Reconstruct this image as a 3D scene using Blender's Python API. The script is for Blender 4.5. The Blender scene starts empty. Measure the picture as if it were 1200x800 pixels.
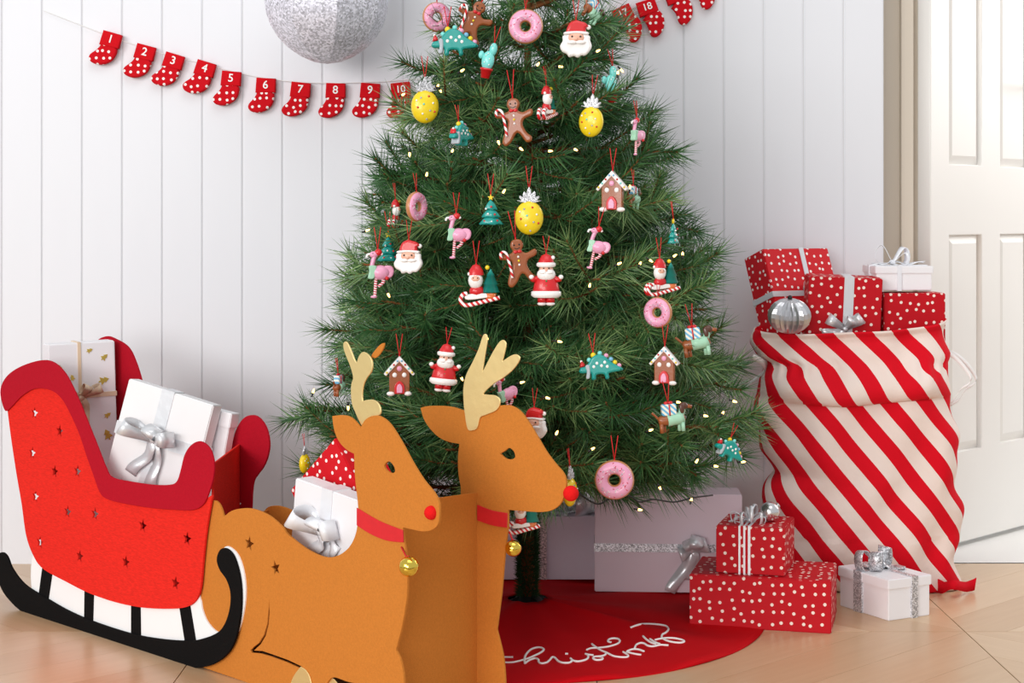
import bpy, bmesh, math, random
from mathutils import Vector, Matrix
random.seed(7)
PI = math.pi
scene = bpy.context.scene
COL = scene.collection
# ---------------------------------------------------------------- camera, world, lights, exposure
F, CH, HZ, CX = 2000.0, 0.85, 250.0, 600.0          # focal length in px (1200 wide), eye height, horizon row, centre column
cam = bpy.data.cameras.new('camera'); camo = bpy.data.objects.new('camera', cam); COL.objects.link(camo)
cam.sensor_width = 36; cam.lens = 60; cam.shift_y = -150 / 1200
camo.location = (0, 0, CH); camo.rotation_euler = (PI / 2, 0, 0); cam.clip_start = 0.05
scene.camera = camo
w = bpy.data.worlds.new('world'); scene.world = w; w.use_nodes = True
w.node_tree.nodes['Background'].inputs[0].default_value = (0.93, 0.96, 1.0, 1)
w.node_tree.nodes['Background'].inputs[1].default_value = 0.64
def area(name, loc, target, sx, sy, power, col):
    l = bpy.data.lights.new(name, 'AREA'); l.shape = 'RECTANGLE'; l.size = sx; l.size_y = sy; l.energy = power; l.color = col
    o = bpy.data.objects.new(name, l); COL.objects.link(o); o.location = loc
    o.rotation_euler = (Vector(target) - Vector(loc)).to_track_quat('-Z', 'Y').to_euler()
area('window_daylight', (-4.8, -3.0, 2.8), (-0.1, 3.7, 0.6), 3.2, 2.6, 270, (1.0, 0.985, 0.965))
area('front_low_fill', (-1.7, -3.2, 1.2), (0.2, 3.8, 0.4), 2.4, 1.6, 120, (1.0, 0.98, 0.97))  # added low fill, brightens the space under the tree; not an actual window
area('hall_window', (2.75, 4.75, 1.7), (1.2, 4.5, 0.9), 0.9, 1.4, 22, (1.0, 0.97, 0.94))
area('overhead_fill', (0.4, 1.8, 3.4), (0.3, 3.7, 0.6), 2.4, 1.6, 22, (1.0, 0.985, 0.97))  # added weak fill from above for the floor and upper faces, no real fixture
vs = scene.view_settings
vs.view_transform = 'Standard'; vs.look = 'None'; vs.gamma = 1; vs.use_curve_mapping = False; vs.exposure = 0.02

# ---------------------------------------------------------------- helpers
def P(px, py, Y): return Vector(((px - CX) * Y / F, Y, CH - (py - HZ) * Y / F))
def FL(px, py, z=0.0):                                # point at height z seen at a pixel
    return P(px, py, (CH - z) * F / (py - HZ))
W = {}
def T(x, y=None, z=None): return Matrix.Translation(Vector((x, y, z)) if y is not None else Vector(x))
def RZ(deg): return Matrix.Rotation(math.radians(deg), 4, 'Z')
def RX(deg): return Matrix.Rotation(math.radians(deg), 4, 'X')
def RY(deg): return Matrix.Rotation(math.radians(deg), 4, 'Y')
def obj(name, me, mat=None, parent=None, M=None, **props):
    o = bpy.data.objects.new(name, me); COL.objects.link(o)
    M = M if M is not None else (W[parent] if parent else Matrix.Identity(4))
    W[o] = M
    if parent: o.parent = parent; o.matrix_basis = W[parent].inverted() @ M
    else: o.matrix_basis = M
    if mat and me: 
        me.materials.clear()
        for m in (mat if isinstance(mat, (list, tuple)) else [mat]): me.materials.append(m)
    for k, v in props.items(): o[k] = v
    return o
def thing(name, label, cat, M=None, group=None):
    o = obj(name, None, None, None, M or Matrix.Identity(4)); o.empty_display_size = 0.02
    o['label'] = label; o['category'] = cat
    if group: o['group'] = group
    return o
def tag(o, label, cat, group=None):
    o['label'] = label; o['category'] = cat
    if group: o['group'] = group
    return o
def copy_tree(o, M, label=None, parent=None):
    c = o.copy(); COL.objects.link(c)
    if parent: c.parent = parent
    else:
        c.matrix_basis = M
        if label: c['label'] = label
    W[c] = M if not parent else W[parent] @ o.matrix_basis
    for ch in o.children: copy_tree(ch, None, None, c)
    return c
def mesh(name, vs_, fs, smooth=False):
    me = bpy.data.meshes.new(name); me.from_pydata([tuple(v) for v in vs_], [], fs); me.update()
    if smooth: me.polygons.foreach_set('use_smooth', [True] * len(me.polygons))
    return me
class MB:
    def __init__(s): s.v = []; s.f = []
    def add(s, vs_, fs):
        b = len(s.v); s.v += [Vector(v) for v in vs_]; s.f += [tuple(b + i for i in f) for f in fs]; return s
    def box(s, c, d, M=None):
        x, y, z = c; a, b, h = d[0] / 2, d[1] / 2, d[2] / 2
        vs_ = [Vector((x + i * a, y + j * b, z + k * h)) for k in (-1, 1) for j in (-1, 1) for i in (-1, 1)]
        if M: vs_ = [M @ v for v in vs_]
        return s.add(vs_, [(0, 2, 3, 1), (4, 5, 7, 6), (0, 1, 5, 4), (2, 6, 7, 3), (0, 4, 6, 2), (1, 3, 7, 5)])
    def ball(s, c, r, M=None, nu=14, nv=9):
        r = (r, r, r) if not isinstance(r, (tuple, list)) else r
        vs_ = []; fs = []
        for j in range(nv + 1):
            ph = PI * j / nv
            for i in range(nu):
                th = 2 * PI * i / nu
                v = Vector((r[0] * math.sin(ph) * math.cos(th), r[1] * math.sin(ph) * math.sin(th), r[2] * math.cos(ph)))
                if M: v = M @ v
                vs_.append(v + Vector(c))
        for j in range(nv):
            for i in range(nu):
                a, b = j * nu + i, j * nu + (i + 1) % nu
                fs.append((a, a + nu, b + nu, b))
        return s.add(vs_, fs)
    def tube(s, pts, r, n=6, cap=True):
        pts = [Vector(p) for p in pts]; m = len(pts); vs_ = []; fs = []
        up = Vector((0.13, 0.31, 0.94)).normalized(); prev = None
        for k, p in enumerate(pts):
            t = (pts[min(k + 1, m - 1)] - pts[max(k - 1, 0)])
            t = t.normalized() if t.length > 1e-9 else Vector((0, 0, 1))
            a = prev - t * prev.dot(t) if prev else (up.cross(t) if abs(up.dot(t)) < .97 else Vector((1, 0, 0)).cross(t))
            a.normalize(); prev = a; b = t.cross(a)
            rr = r(k / (m - 1)) if callable(r) else r
            for i in range(n):
                th = 2 * PI * i / n; vs_.append(p + (a * math.cos(th) + b * math.sin(th)) * rr)
        for k in range(m - 1):
            for i in range(n):
                fs.append((k * n + i, k * n + (i + 1) % n, (k + 1) * n + (i + 1) % n, (k + 1) * n + i))
        if cap: fs += [tuple(range(n - 1, -1, -1)), tuple((m - 1) * n + i for i in range(n))]
        return s.add(vs_, fs)
    def lathe(s, prof, n=20, c=(0, 0, 0), sy=1.0):
        vs_ = []; fs = []
        for (r, z) in prof:
            for i in range(n):
                th = 2 * PI * i / n; vs_.append(Vector((c[0] + r * math.cos(th), c[1] + r * sy * math.sin(th), c[2] + z)))
        for k in range(len(prof) - 1):
            for i in range(n):
                fs.append((k * n + i, k * n + (i + 1) % n, (k + 1) * n + (i + 1) % n, (k + 1) * n + i))
        return s.add(vs_, fs)
    def strip(s, pts, wd, th=0.0012):
        """a ribbon along pts, wd = list of half-width vectors, with real thickness"""
        m = len(pts); vs_ = []; fs = []
        for k in range(m):
            p = Vector(pts[k]); t = Vector(pts[min(k + 1, m - 1)]) - Vector(pts[max(k - 1, 0)])
            wv = Vector(wd[k]); nn = t.cross(wv)
            nn = nn.normalized() * th / 2 if nn.length > 1e-12 else Vector((0, 0, th / 2))
            vs_ += [p - wv - nn, p + wv - nn, p + wv + nn, p - wv + nn]
        for k in range(m - 1):
            for i in range(4):
                fs.append((k * 4 + i, k * 4 + (i + 1) % 4, (k + 1) * 4 + (i + 1) % 4, (k + 1) * 4 + i))
        fs += [(3, 2, 1, 0), tuple((m - 1) * 4 + i for i in range(4))]
        return s.add(vs_, fs)
    def build(s, name, mat=None, parent=None, M=None, smooth=True, **props):
        return obj(name, mesh(name, s.v, s.f, smooth), mat, parent, M, **props)
def catmull(pts, closed=True, n=5):
    out = []; m = len(pts)
    rng = range(m) if closed else range(m - 1)
    for i in rng:
        g = (lambda k: pts[k % m]) if closed else (lambda k: pts[max(0, min(m - 1, k))])
        p0, p1, p2, p3 = [Vector(g(i + d)) for d in (-1, 0, 1, 2)]
        for k in range(n):
            t = k / n
            out.append(0.5 * ((2 * p1) + (p2 - p0) * t + (2 * p0 - 5 * p1 + 4 * p2 - p3) * t * t + (3 * p1 - p0 - 3 * p2 + p3) * t ** 3))
    if not closed: out.append(Vector(pts[-1]))
    return out
def sm(pts, n=5):
    """closed outline smoothed; a point with a third element is a sharp corner"""
    cs = [i for i, p in enumerate(pts) if len(p) > 2]
    q = [(p[0], p[1]) for p in pts]
    if not cs: return [tuple(v) for v in catmull(q, True, n)]
    out = []; m = len(q)
    for a, b in zip(cs, cs[1:] + [cs[0] + m]):
        seg = [q[k % m] for k in range(a, b + 1)]
        out += [tuple(v) for v in catmull(seg, False, n)][:-1]
    return out
def plate(name, loops, depth, bevel=0.0, res=2):
    """2D outlines (x, z) with holes -> solid plate facing -Y, its back at y = 0"""
    cu = bpy.data.curves.new('tmp', 'CURVE'); cu.dimensions = '2D'; cu.fill_mode = 'BOTH'
    cu.extrude = max(depth / 2 - bevel, 1e-5); cu.bevel_depth = bevel; cu.bevel_resolution = res; cu.offset = -bevel
    for lp in loops:
        sp = cu.splines.new('POLY'); sp.points.add(len(lp) - 1); sp.use_cyclic_u = True
        for q, p in zip(sp.points, lp): q.co = (p[0], p[1], 0, 1)
    o = bpy.data.objects.new('tmp', cu); COL.objects.link(o)
    me = bpy.data.meshes.new_from_object(o.evaluated_get(bpy.context.evaluated_depsgraph_get()))
    bpy.data.objects.remove(o); bpy.data.curves.remove(cu)
    me.name = name
    me.transform(Matrix(((1, 0, 0, 0), (0, 0, -1, -depth / 2), (0, 1, 0, 0), (0, 0, 0, 1))))
    return me
def text_mesh(s, size, depth):
    cu = bpy.data.curves.new('tmp', 'FONT'); cu.body = s; cu.size = size; cu.extrude = depth / 2; cu.align_x = 'CENTER'; cu.align_y = 'CENTER'; cu.offset = size * 0.012
    o = bpy.data.objects.new('tmp', cu); COL.objects.link(o)
    me = bpy.data.meshes.new_from_object(o.evaluated_get(bpy.context.evaluated_depsgraph_get()))
    bpy.data.objects.remove(o); bpy.data.curves.remove(cu)
    me.transform(Matrix(((1, 0, 0, 0), (0, 0, -1, 0), (0, 1, 0, 0), (0, 0, 0, 1))))
    return me
class Plane:
    """upright plane through a floor point, turned by deg; pixels are carried onto it"""
    def __init__(s, pt, deg):
        s.pt = Vector((pt[0], pt[1], 0)); s.deg = deg; a = math.radians(deg)
        s.d = Vector((math.cos(a), math.sin(a), 0)); s.n = Vector((math.sin(a), -math.cos(a), 0))
        s.M = T(s.pt) @ RZ(deg)
    def Y(s, px): return s.n.dot(s.pt) / (s.n.x * (px - CX) / F + s.n.y)
    def uz(s, px, py):
        p = P(px, py, s.Y(px)); return ((p - s.pt).dot(s.d), p.z)
    def pts(s, L): return [s.uz(*q[:2]) + tuple(q[2:]) for q in L]
    def w(s, px, py, off=0.0): return P(px, py, s.Y(px)) + s.n * off
def star(c, R, rot=0):
    return [(c[0] + (R if k % 2 == 0 else R * .42) * math.sin(rot + k * PI / 5), c[1] + (R if k % 2 == 0 else R * .42) * math.cos(rot + k * PI / 5)) for k in range(10)]
def interp(x, tab):
    if x <= tab[0][0]: return tab[0][1]
    for (a, b), (c, d) in zip(tab, tab[1:]):
        if x <= c: return b + (d - b) * (x - a) / (c - a)
    return tab[-1][1]

# ---------------------------------------------------------------- materials
MAT = {}
def srgb(r, g, b):
    f = lambda c: (c / 255 / 12.92) if c <= 10 else ((c / 255 + .055) / 1.055) ** 2.4
    return (f(r), f(g), f(b), 1)
class NT:
    def __init__(s, name):
        m = bpy.data.materials.new(name); m.use_nodes = True; s.m = m; s.t = m.node_tree; s.b = s.t.nodes['Principled BSDF']; MAT[name] = m
    def n(s, kind, **kw):
        nd = s.t.nodes.new('ShaderNode' + kind)
        for k, v in kw.items():
            if k in nd.inputs.keys(): nd.inputs[k].default_value = v
            else: setattr(nd, k, v)
        return nd
    def l(s, a, b): s.t.links.new(a, b)
def mat(name, col, rough=.6, metal=0.0, var=0.0, vscale=30., bump=0.0, bscale=200., sheen=0.0, coat=0.0, emit=0.0, stretch=(1, 1, 1), objvar=0.0, trans=0.0, spec=None):
    N = NT(name); b = N.b
    c = col if len(col) == 4 else (*col, 1)
    b.inputs['Base Color'].default_value = c; b.inputs['Roughness'].default_value = rough; b.inputs['Metallic'].default_value = metal
    if spec is None and rough >= .8: spec = .12
    if spec is not None: b.inputs['Specular IOR Level'].default_value = spec
    if sheen: b.inputs['Sheen Weight'].default_value = sheen
    if coat: b.inputs['Coat Weight'].default_value = coat
    if trans: b.inputs['Subsurface Weight'].default_value = trans; b.inputs['Subsurface Radius'].default_value = (.01, .01, .01)
    if emit: b.inputs['Emission Color'].default_value = c; b.inputs['Emission Strength'].default_value = emit
    tc = N.n('TexCoord'); mp = N.n('Mapping'); mp.inputs['Scale'].default_value = stretch; N.l(tc.outputs['Object'], mp.inputs[0])
    src = None
    if var:
        nz = N.n('TexNoise', Scale=vscale, Detail=4.0); N.l(mp.outputs[0], nz.inputs['Vector'])
        mr = N.n('MapRange'); mr.inputs['To Min'].default_value = 1 - var; mr.inputs['To Max'].default_value = 1 + var; mr.inputs['From Min'].default_value = .25; mr.inputs['From Max'].default_value = .75
        N.l(nz.outputs['Fac'], mr.inputs['Value'])
        mx = N.n('VectorMath', operation='SCALE'); mx.inputs[0].default_value = c[:3]
        N.l(mr.outputs[0], mx.inputs['Scale']); src = mx.outputs[0]
    if objvar:
        oi = N.n('ObjectInfo'); mr = N.n('MapRange'); mr.inputs['To Min'].default_value = 1 - objvar; mr.inputs['To Max'].default_value = 1 + objvar
        N.l(oi.outputs['Random'], mr.inputs['Value']); mx = N.n('VectorMath', operation='SCALE')
        if src: N.l(src, mx.inputs[0])
        else: mx.inputs[0].default_value = c[:3]
        N.l(mr.outputs[0], mx.inputs['Scale']); src = mx.outputs[0]
    if src: N.l(src, b.inputs['Base Color'])
    if bump:
        nz = N.n('TexNoise', Scale=bscale, Detail=3.0); N.l(mp.outputs[0], nz.inputs['Vector'])
        bp = N.n('Bump', Strength=bump, Distance=.002); N.l(nz.outputs['Fac'], bp.inputs['Height']); N.l(bp.outputs[0], b.inputs['Normal'])
    return N.m
def dots_mat(name, col, dot, spacing, rad, coord='UV', jitter=.55, rough=.55):
    N = NT(name); tc = N.n('TexCoord')
    vo = N.n('TexVoronoi', voronoi_dimensions='3D' if coord == 'Object' else '2D'); vo.inputs['Scale'].default_value = 1 / spacing; vo.inputs['Randomness'].default_value = jitter
    if coord == 'Position':
        sx = N.n('SeparateXYZ'); cx_ = N.n('CombineXYZ'); N.l(N.n('NewGeometry').outputs['Position'], sx.inputs[0]); N.l(sx.outputs[0], cx_.inputs[0]); N.l(sx.outputs[2], cx_.inputs[1]); N.l(cx_.outputs[0], vo.inputs['Vector'])
    else: N.l(tc.outputs[coord], vo.inputs['Vector'])
    lt = N.n('Math', operation='LESS_THAN'); lt.inputs[1].default_value = rad / spacing; N.l(vo.outputs['Distance'], lt.inputs[0])
    mx = N.n('Mix', data_type='RGBA'); mx.inputs[6].default_value = (*col[:3], 1); mx.inputs[7].default_value = (*dot[:3], 1)
    N.l(lt.outputs[0], mx.inputs[0]); N.l(mx.outputs[2], N.b.inputs['Base Color']); N.b.inputs['Roughness'].default_value = rough; N.b.inputs['Specular IOR Level'].default_value = .2
    nz = N.n('TexNoise', Scale=60., Detail=3.); N.l(tc.outputs['Object'], nz.inputs['Vector'])
    bp = N.n('Bump', Strength=.12, Distance=.002); N.l(nz.outputs['Fac'], bp.inputs['Height']); N.l(bp.outputs[0], N.b.inputs['Normal'])
    return N.m
def glitter_mat(name, col, scale, lo=.35, hi=1.3, rough=.35, metal=.5):
    N = NT(name); tc = N.n('TexCoord'); vo = N.n('TexVoronoi'); vo.inputs['Scale'].default_value = scale; N.l(tc.outputs['Object'], vo.inputs['Vector'])
    sp = N.n('SeparateColor'); N.l(vo.outputs['Color'], sp.inputs[0])
    mr = N.n('MapRange'); mr.inputs['To Min'].default_value = lo; mr.inputs['To Max'].default_value = hi; N.l(sp.outputs[0], mr.inputs['Value'])
    sc_ = N.n('VectorMath', operation='SCALE'); sc_.inputs[0].default_value = col[:3]; N.l(mr.outputs[0], sc_.inputs['Scale'])
    N.l(sc_.outputs[0], N.b.inputs['Base Color']); N.b.inputs['Metallic'].default_value = metal; N.b.inputs['Roughness'].default_value = rough
    bp = N.n('Bump', Strength=.6, Distance=.002); N.l(sp.outputs[1], bp.inputs['Height']); N.l(bp.outputs[0], N.b.inputs['Normal'])
    return N.m
def stripe_mat(name, c1, c2, period, direction, coord='Object', duty=.5, rough=.5):
    N = NT(name); tc = N.n('TexCoord'); d = N.n('VectorMath', operation='DOT_PRODUCT'); d.inputs[1].default_value = direction
    N.l(tc.outputs[coord], d.inputs[0])
    m1 = N.n('Math', operation='DIVIDE'); m1.inputs[1].default_value = period; N.l(d.outputs['Value'], m1.inputs[0])
    m2 = N.n('Math', operation='FRACT'); N.l(m1.outputs[0], m2.inputs[0])
    m3 = N.n('Math', operation='LESS_THAN'); m3.inputs[1].default_value = duty; N.l(m2.outputs[0], m3.inputs[0])
    mx = N.n('Mix', data_type='RGBA'); mx.inputs[6].default_value = (*c2[:3], 1); mx.inputs[7].default_value = (*c1[:3], 1)
    N.l(m3.outputs[0], mx.inputs[0]); N.l(mx.outputs[2], N.b.inputs['Base Color']); N.b.inputs['Roughness'].default_value = rough
    return N.m
m_wall = mat('painted_boards', srgb(226, 227, 231), .45, var=.012, vscale=3, stretch=(4, 4, .6))
m_gap = mat('board_shadow_gap', srgb(215, 215, 216), .8)
m_trim = mat('cream_paint', srgb(232, 220, 202), .5, var=.01, vscale=4)
m_door = mat('door_paint', srgb(236, 232, 226), .4, var=.01, vscale=4)
m_hall = mat('white_hall_floor', srgb(238, 236, 232), .5, var=.01, vscale=5)
m_sub = mat('dark_subfloor', srgb(92, 66, 42), .9, var=.1)
m_felt = mat('tan_felt', srgb(198, 122, 50), .95, var=.07, vscale=260, bump=.35, bscale=600)
m_redfelt = mat('red_felt', srgb(224, 42, 32), .9, var=.16, vscale=110, bump=.25, bscale=500, stretch=(1, 1, 6))
m_trimfelt = mat('crimson_felt', srgb(176, 16, 36), .9, var=.06, vscale=200, bump=.3, bscale=600)
m_blackfelt = mat('black_felt', srgb(14, 12, 12), .9, var=.2, vscale=200, bump=.3, bscale=600)
m_whitefelt = mat('white_felt', srgb(240, 240, 240), .9, bump=.15, bscale=500)
m_gold = mat('gold_leather', (.95, .76, .36), .5, metal=.92, bump=.35, bscale=60)
m_bell = mat('polished_brass', (.85, .62, .10), .12, metal=1.0)
m_rednose = mat('red_pompom', srgb(225, 28, 28), .9, bump=.8, bscale=400)
m_ribbonred = mat('red_ribbon', srgb(208, 24, 34), .6, var=.05, vscale=90)
m_stringred = mat('red_string', srgb(205, 20, 26), .7)
m_silver = mat('silver_satin', (.72, .73, .75), .3, metal=.35, bump=.25, bscale=60)
m_whitesatin = mat('white_satin', srgb(235, 236, 240), .3, bump=.3, bscale=40, metal=.1)
m_cream = mat('cream_ribbon', srgb(225, 200, 170), .5, bump=.2, bscale=60)
m_glit = glitter_mat('silver_glitter', (.72, .72, .75), 420)
m_glitpink = glitter_mat('pale_pink_glitter', (.75, .62, .62), 420, metal=.3)
m_lantern = glitter_mat('lantern_glitter', (.66, .65, .72), 260, lo=.6, hi=1.5, metal=.12)
m_mauve = mat('mauve_card', srgb(218, 198, 206), .5, var=.015, vscale=6)
m_paleviolet = mat('pale_violet_card', srgb(226, 216, 228), .45, var=.01, vscale=6)
m_card = mat('white_card', srgb(238, 236, 238), .4, var=.01, vscale=6)
m_pearl = mat('pearl_white_paper', srgb(232, 230, 230), .35, var=.02, vscale=8)
m_dotpaper = dots_mat('red_dotted_paper', srgb(190, 10, 26), srgb(245, 228, 215), .0205, .0034)
m_dotpaper2 = dots_mat('bright_red_dotted_paper', srgb(205, 20, 32), srgb(248, 238, 232), .019, .0033)
m_sockdots = dots_mat('red_dotted_cloth', srgb(200, 12, 26), srgb(248, 240, 236), .0165, .0034, 'Position', .4, .9)
m_sockcuff = mat('red_cuff_cloth', srgb(205, 20, 30), .95, var=.06, vscale=120, bump=.3, bscale=300)
m_white = mat('white_print', srgb(245, 243, 240), .7)
m_string = mat('white_string', srgb(235, 235, 232), .8)
m_sack = None
m_skirt = mat('red_skirt_felt', srgb(190, 0, 12), .8, var=.05, vscale=14, bump=.15, bscale=400)
m_bauble = mat('silver_bauble', (.7, .7, .7), .22, metal=.9)
m_foil = mat('silver_pleated_foil', (.62, .62, .64), .3, metal=.85)
m_dark = mat('black_plastic', srgb(20, 20, 20), .5)
m_bark = mat('brown_twig', srgb(122, 74, 42), .85, var=.2, vscale=60)
m_trunk = mat('green_tinsel_trunk', srgb(46, 76, 44), .9, var=.3, vscale=120)
m_bulb = mat('warm_bulb', (1.0, .56, .17), .3, emit=5.0)
m_steel = mat('brushed_steel', (.62, .62, .62), .35, metal=.9)
# needles: a green that differs a little from branch to branch and from needle to needle
N = NT('pine_needles'); oi = N.n('ObjectInfo'); geo = N.n('NewGeometry'); rmp = N.n('ValToRGB')
e = rmp.color_ramp.elements; e[0].color = srgb(34, 72, 38); e[1].color = srgb(156, 182, 116)
e2 = e.new(.55); e2.color = srgb(62, 108, 58)
ad = N.n('Math', operation='ADD'); ml = N.n('Math', operation='MULTIPLY'); ml.inputs[1].default_value = .45
ml2 = N.n('Math', operation='MULTIPLY'); ml2.inputs[1].default_value = .55
N.l(oi.outputs['Random'], ml.inputs[0]); N.l(geo.outputs['Random Per Island'], ml2.inputs[0]); N.l(ml.outputs[0], ad.inputs[0]); N.l(ml2.outputs[0], ad.inputs[1])
N.l(ad.outputs[0], rmp.inputs[0]); N.l(rmp.outputs[0], N.b.inputs['Base Color']); N.b.inputs['Roughness'].default_value = .36
m_needle = N.m
# parquet: warm oak, tone by plank and long grain
N = NT('oak_parquet'); tc = N.n('TexCoord'); mp = N.n('Mapping'); mp.inputs['Scale'].default_value = (3, 40, 3); N.l(tc.outputs['Object'], mp.inputs[0])
nz = N.n('TexNoise', Scale=1.6, Detail=6.0); N.l(mp.outputs[0], nz.inputs['Vector']); oi = N.n('ObjectInfo')
ad = N.n('Math', operation='MULTIPLY_ADD'); ad.inputs[1].default_value = .55; N.l(oi.outputs['Random'], ad.inputs[0])
m5 = N.n('Math', operation='MULTIPLY'); m5.inputs[1].default_value = .5; N.l(nz.outputs['Fac'], m5.inputs[0]); N.l(m5.outputs[0], ad.inputs[2])
rmp = N.n('ValToRGB'); e = rmp.color_ramp.elements; e[0].color = srgb(190, 152, 112); e[0].position = .1; e[1].color = srgb(216, 186, 150); e[1].position = .85
N.l(ad.outputs[0], rmp.inputs[0]); N.l(rmp.outputs[0], N.b.inputs['Base Color']); N.b.inputs['Roughness'].default_value = .3; N.b.inputs['Coat Weight'].default_value = .15; N.b.inputs['Coat Roughness'].default_value = .35
m_oak = N.m

# ---------------------------------------------------------------- the room
WY = 4.146
def struct(o): o['kind'] = 'structure'; return o
wb = struct(MB().box((-0.65, WY + .0630, 1.3), (3.104, .13, 2.6)).build('wall_back', m_gap, smooth=False))
PW = 46.9 * WY / F
xr = 0.902; bw = PW - .0022
pm = bpy.data.meshes.new('board'); bmm = bmesh.new(); bmesh.ops.create_cube(bmm, size=1, matrix=T(0, -.005, 1.3) @ Matrix.Diagonal((bw, .012, 2.6, 1)))
bmesh.ops.bevel(bmm, geom=[e_ for e_ in bmm.edges if abs(e_.verts[0].co.z - e_.verts[1].co.z) > 1 and e_.verts[0].co.y < -.006], offset=.0022, segments=2, affect='EDGES'); bmm.to_mesh(pm); bmm.free(); pm.materials.append(m_wall)
for k in range(31):
    obj('board', pm, None, wb, T(xr - PW * (k + .5), WY + .006, 0))
struct(MB().box((0.896, WY + .075, 1.3), (.012, .15, 2.6)).build('trim_1', m_wall, smooth=False))
fl = struct(MB().box((0, 2.6, -.03), (6.0, 3.1, .03)).build('floor', m_sub, smooth=False))
def clip(poly, nx, ny, c):
    out = []
    for a, b in zip(poly, poly[1:] + poly[:1]):
        da, db = a[0] * nx + a[1] * ny - c, b[0] * nx + b[1] * ny - c
        if da <= 0: out.append(a)
        if da * db < 0: t = da / (da - db); out.append((a[0] + (b[0] - a[0]) * t, a[1] + (b[1] - a[1]) * t))
    return out
PS = .767; g = .0011
for ip, x0 in enumerate([-.613 + PS * k for k in range(-2, 4)]):
    for jp, y0 in enumerate([3.47 - 2 * PS, 3.47 - PS, 3.47]):
        y1 = min(y0 + PS, WY + .01)
        sg = 1 if (ip + jp) % 2 else -1
        nx, ny = math.sqrt(.5), sg * math.sqrt(.5)
        sq = [(x0 + g, y0 + g), (x0 + PS - g, y0 + g), (x0 + PS - g, y1 - g), (x0 + g, y1 - g)]
        ds = [q[0] * nx + q[1] * ny for q in sq]; c0 = min(ds); pwid = .1356
        k = 0
        while c0 + k * pwid < max(ds):
            a, b = c0 + k * pwid + .00035, c0 + (k + 1) * pwid - .00035; k += 1
            pl = clip(clip(sq, nx, ny, b), -nx, -ny, -a)
            if len(pl) < 3: continue
            cx = sum(q[0] for q in pl) / len(pl); cy = sum(q[1] for q in pl) / len(pl); ang = math.degrees(math.atan2(nx, -ny))
            M = T(cx, cy, 0) @ RZ(ang); Mi = M.inverted(); n = len(pl)
            vs_ = [Mi @ Vector((q[0], q[1], z)) for z in (-.014, 0) for q in pl]
            fs = [tuple(range(n, 2 * n)), tuple(range(n - 1, -1, -1))] + [(i, (i + 1) % n, n + (i + 1) % n, n + i) for i in range(n)]
            obj('plank', mesh('plank', vs_, fs), m_oak, fl, M)
# doorway on the right: hall floor, frame, far hall wall, panelled door standing open
struct(MB().box((2.0, WY + .72, -.012), (2.24, 1.44, .024)).build('floor_hall', m_hall, smooth=False))
struct(MB().box((1.9, 5.7, 1.3), (2.8, .1, 2.6)).build('wall_hall', m_wall, smooth=False))
fr = struct(MB().box((.968, WY + .185, 1.2), (.125, .05, 2.4)).build('trim_2', m_trim, smooth=False))
MB().box((.992, WY + .150, 1.2), (.03, .03, 2.4)).build('stop_bead', m_trim, fr, smooth=False)
DP = Plane((1.014, 4.27), 45.6)
def drect(x0, x1, y0, y1, ztop=None):
    a = DP.uz(x0, 400)[0]; b = DP.uz(x1, 400)[0]
    z0 = DP.uz((x0 + x1) / 2, y1)[1]; z1 = ztop if ztop else DP.uz((x0 + x1) / 2, y0)[1]
    return [(a, z0), (b, z0), (b, z1), (a, z1)]
rects = [drect(1097, 1135, 0, 193, 1.86), drect(1157, 1190, 0, 196, 1.86), drect(1097, 1135, 275, 526), drect(1157, 1190, 274, 514)]
de = DP.uz(1212, 400)[0]
door = struct(obj('door_1', plate('door_1', [[(0, .012), (de, .012), (de, 2.05), (0, 2.05)]] + [r[::-1] for r in rects], .038, .003), m_door, None, DP.M))
for r in rects:
    a, z0 = r[0]; b, z1 = r[2]
    ins = .022
    vs_ = [(a, -.024, z0), (b, -.024, z0), (b, -.024, z1), (a, -.024, z1), (a + ins, -.033, z0 + ins), (b - ins, -.033, z0 + ins), (b - ins, -.033, z1 - ins), (a + ins, -.033, z1 - ins), (a, 0, z0), (b, 0, z0), (b, 0, z1), (a, 0, z1)]
    fs = [(4, 5, 6, 7)] + [(i, (i + 1) % 4, 4 + (i + 1) % 4, 4 + i) for i in range(4)] + [(8, 11, 10, 9)] + [(8 + i, 8 + (i + 1) % 4, (i + 1) % 4, i) for i in range(4)]
    obj('panel', mesh('panel', vs_, fs), m_door, door, DP.M)
hu, hz = DP.uz(1197, 114)
h = MB().box((hu, -.042, hz), (.034, .008, .145)).build('handle_plate', m_steel, door, DP.M, smooth=False)
hb = MB(); hb.tube([(hu, -.044, hz + .025), (hu, -.085, hz + .025), (hu - .01, -.09, hz + .025), (hu - .1, -.09, hz + .025)], .008, 8); hb.build('lever', m_steel, h, DP.M)

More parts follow.
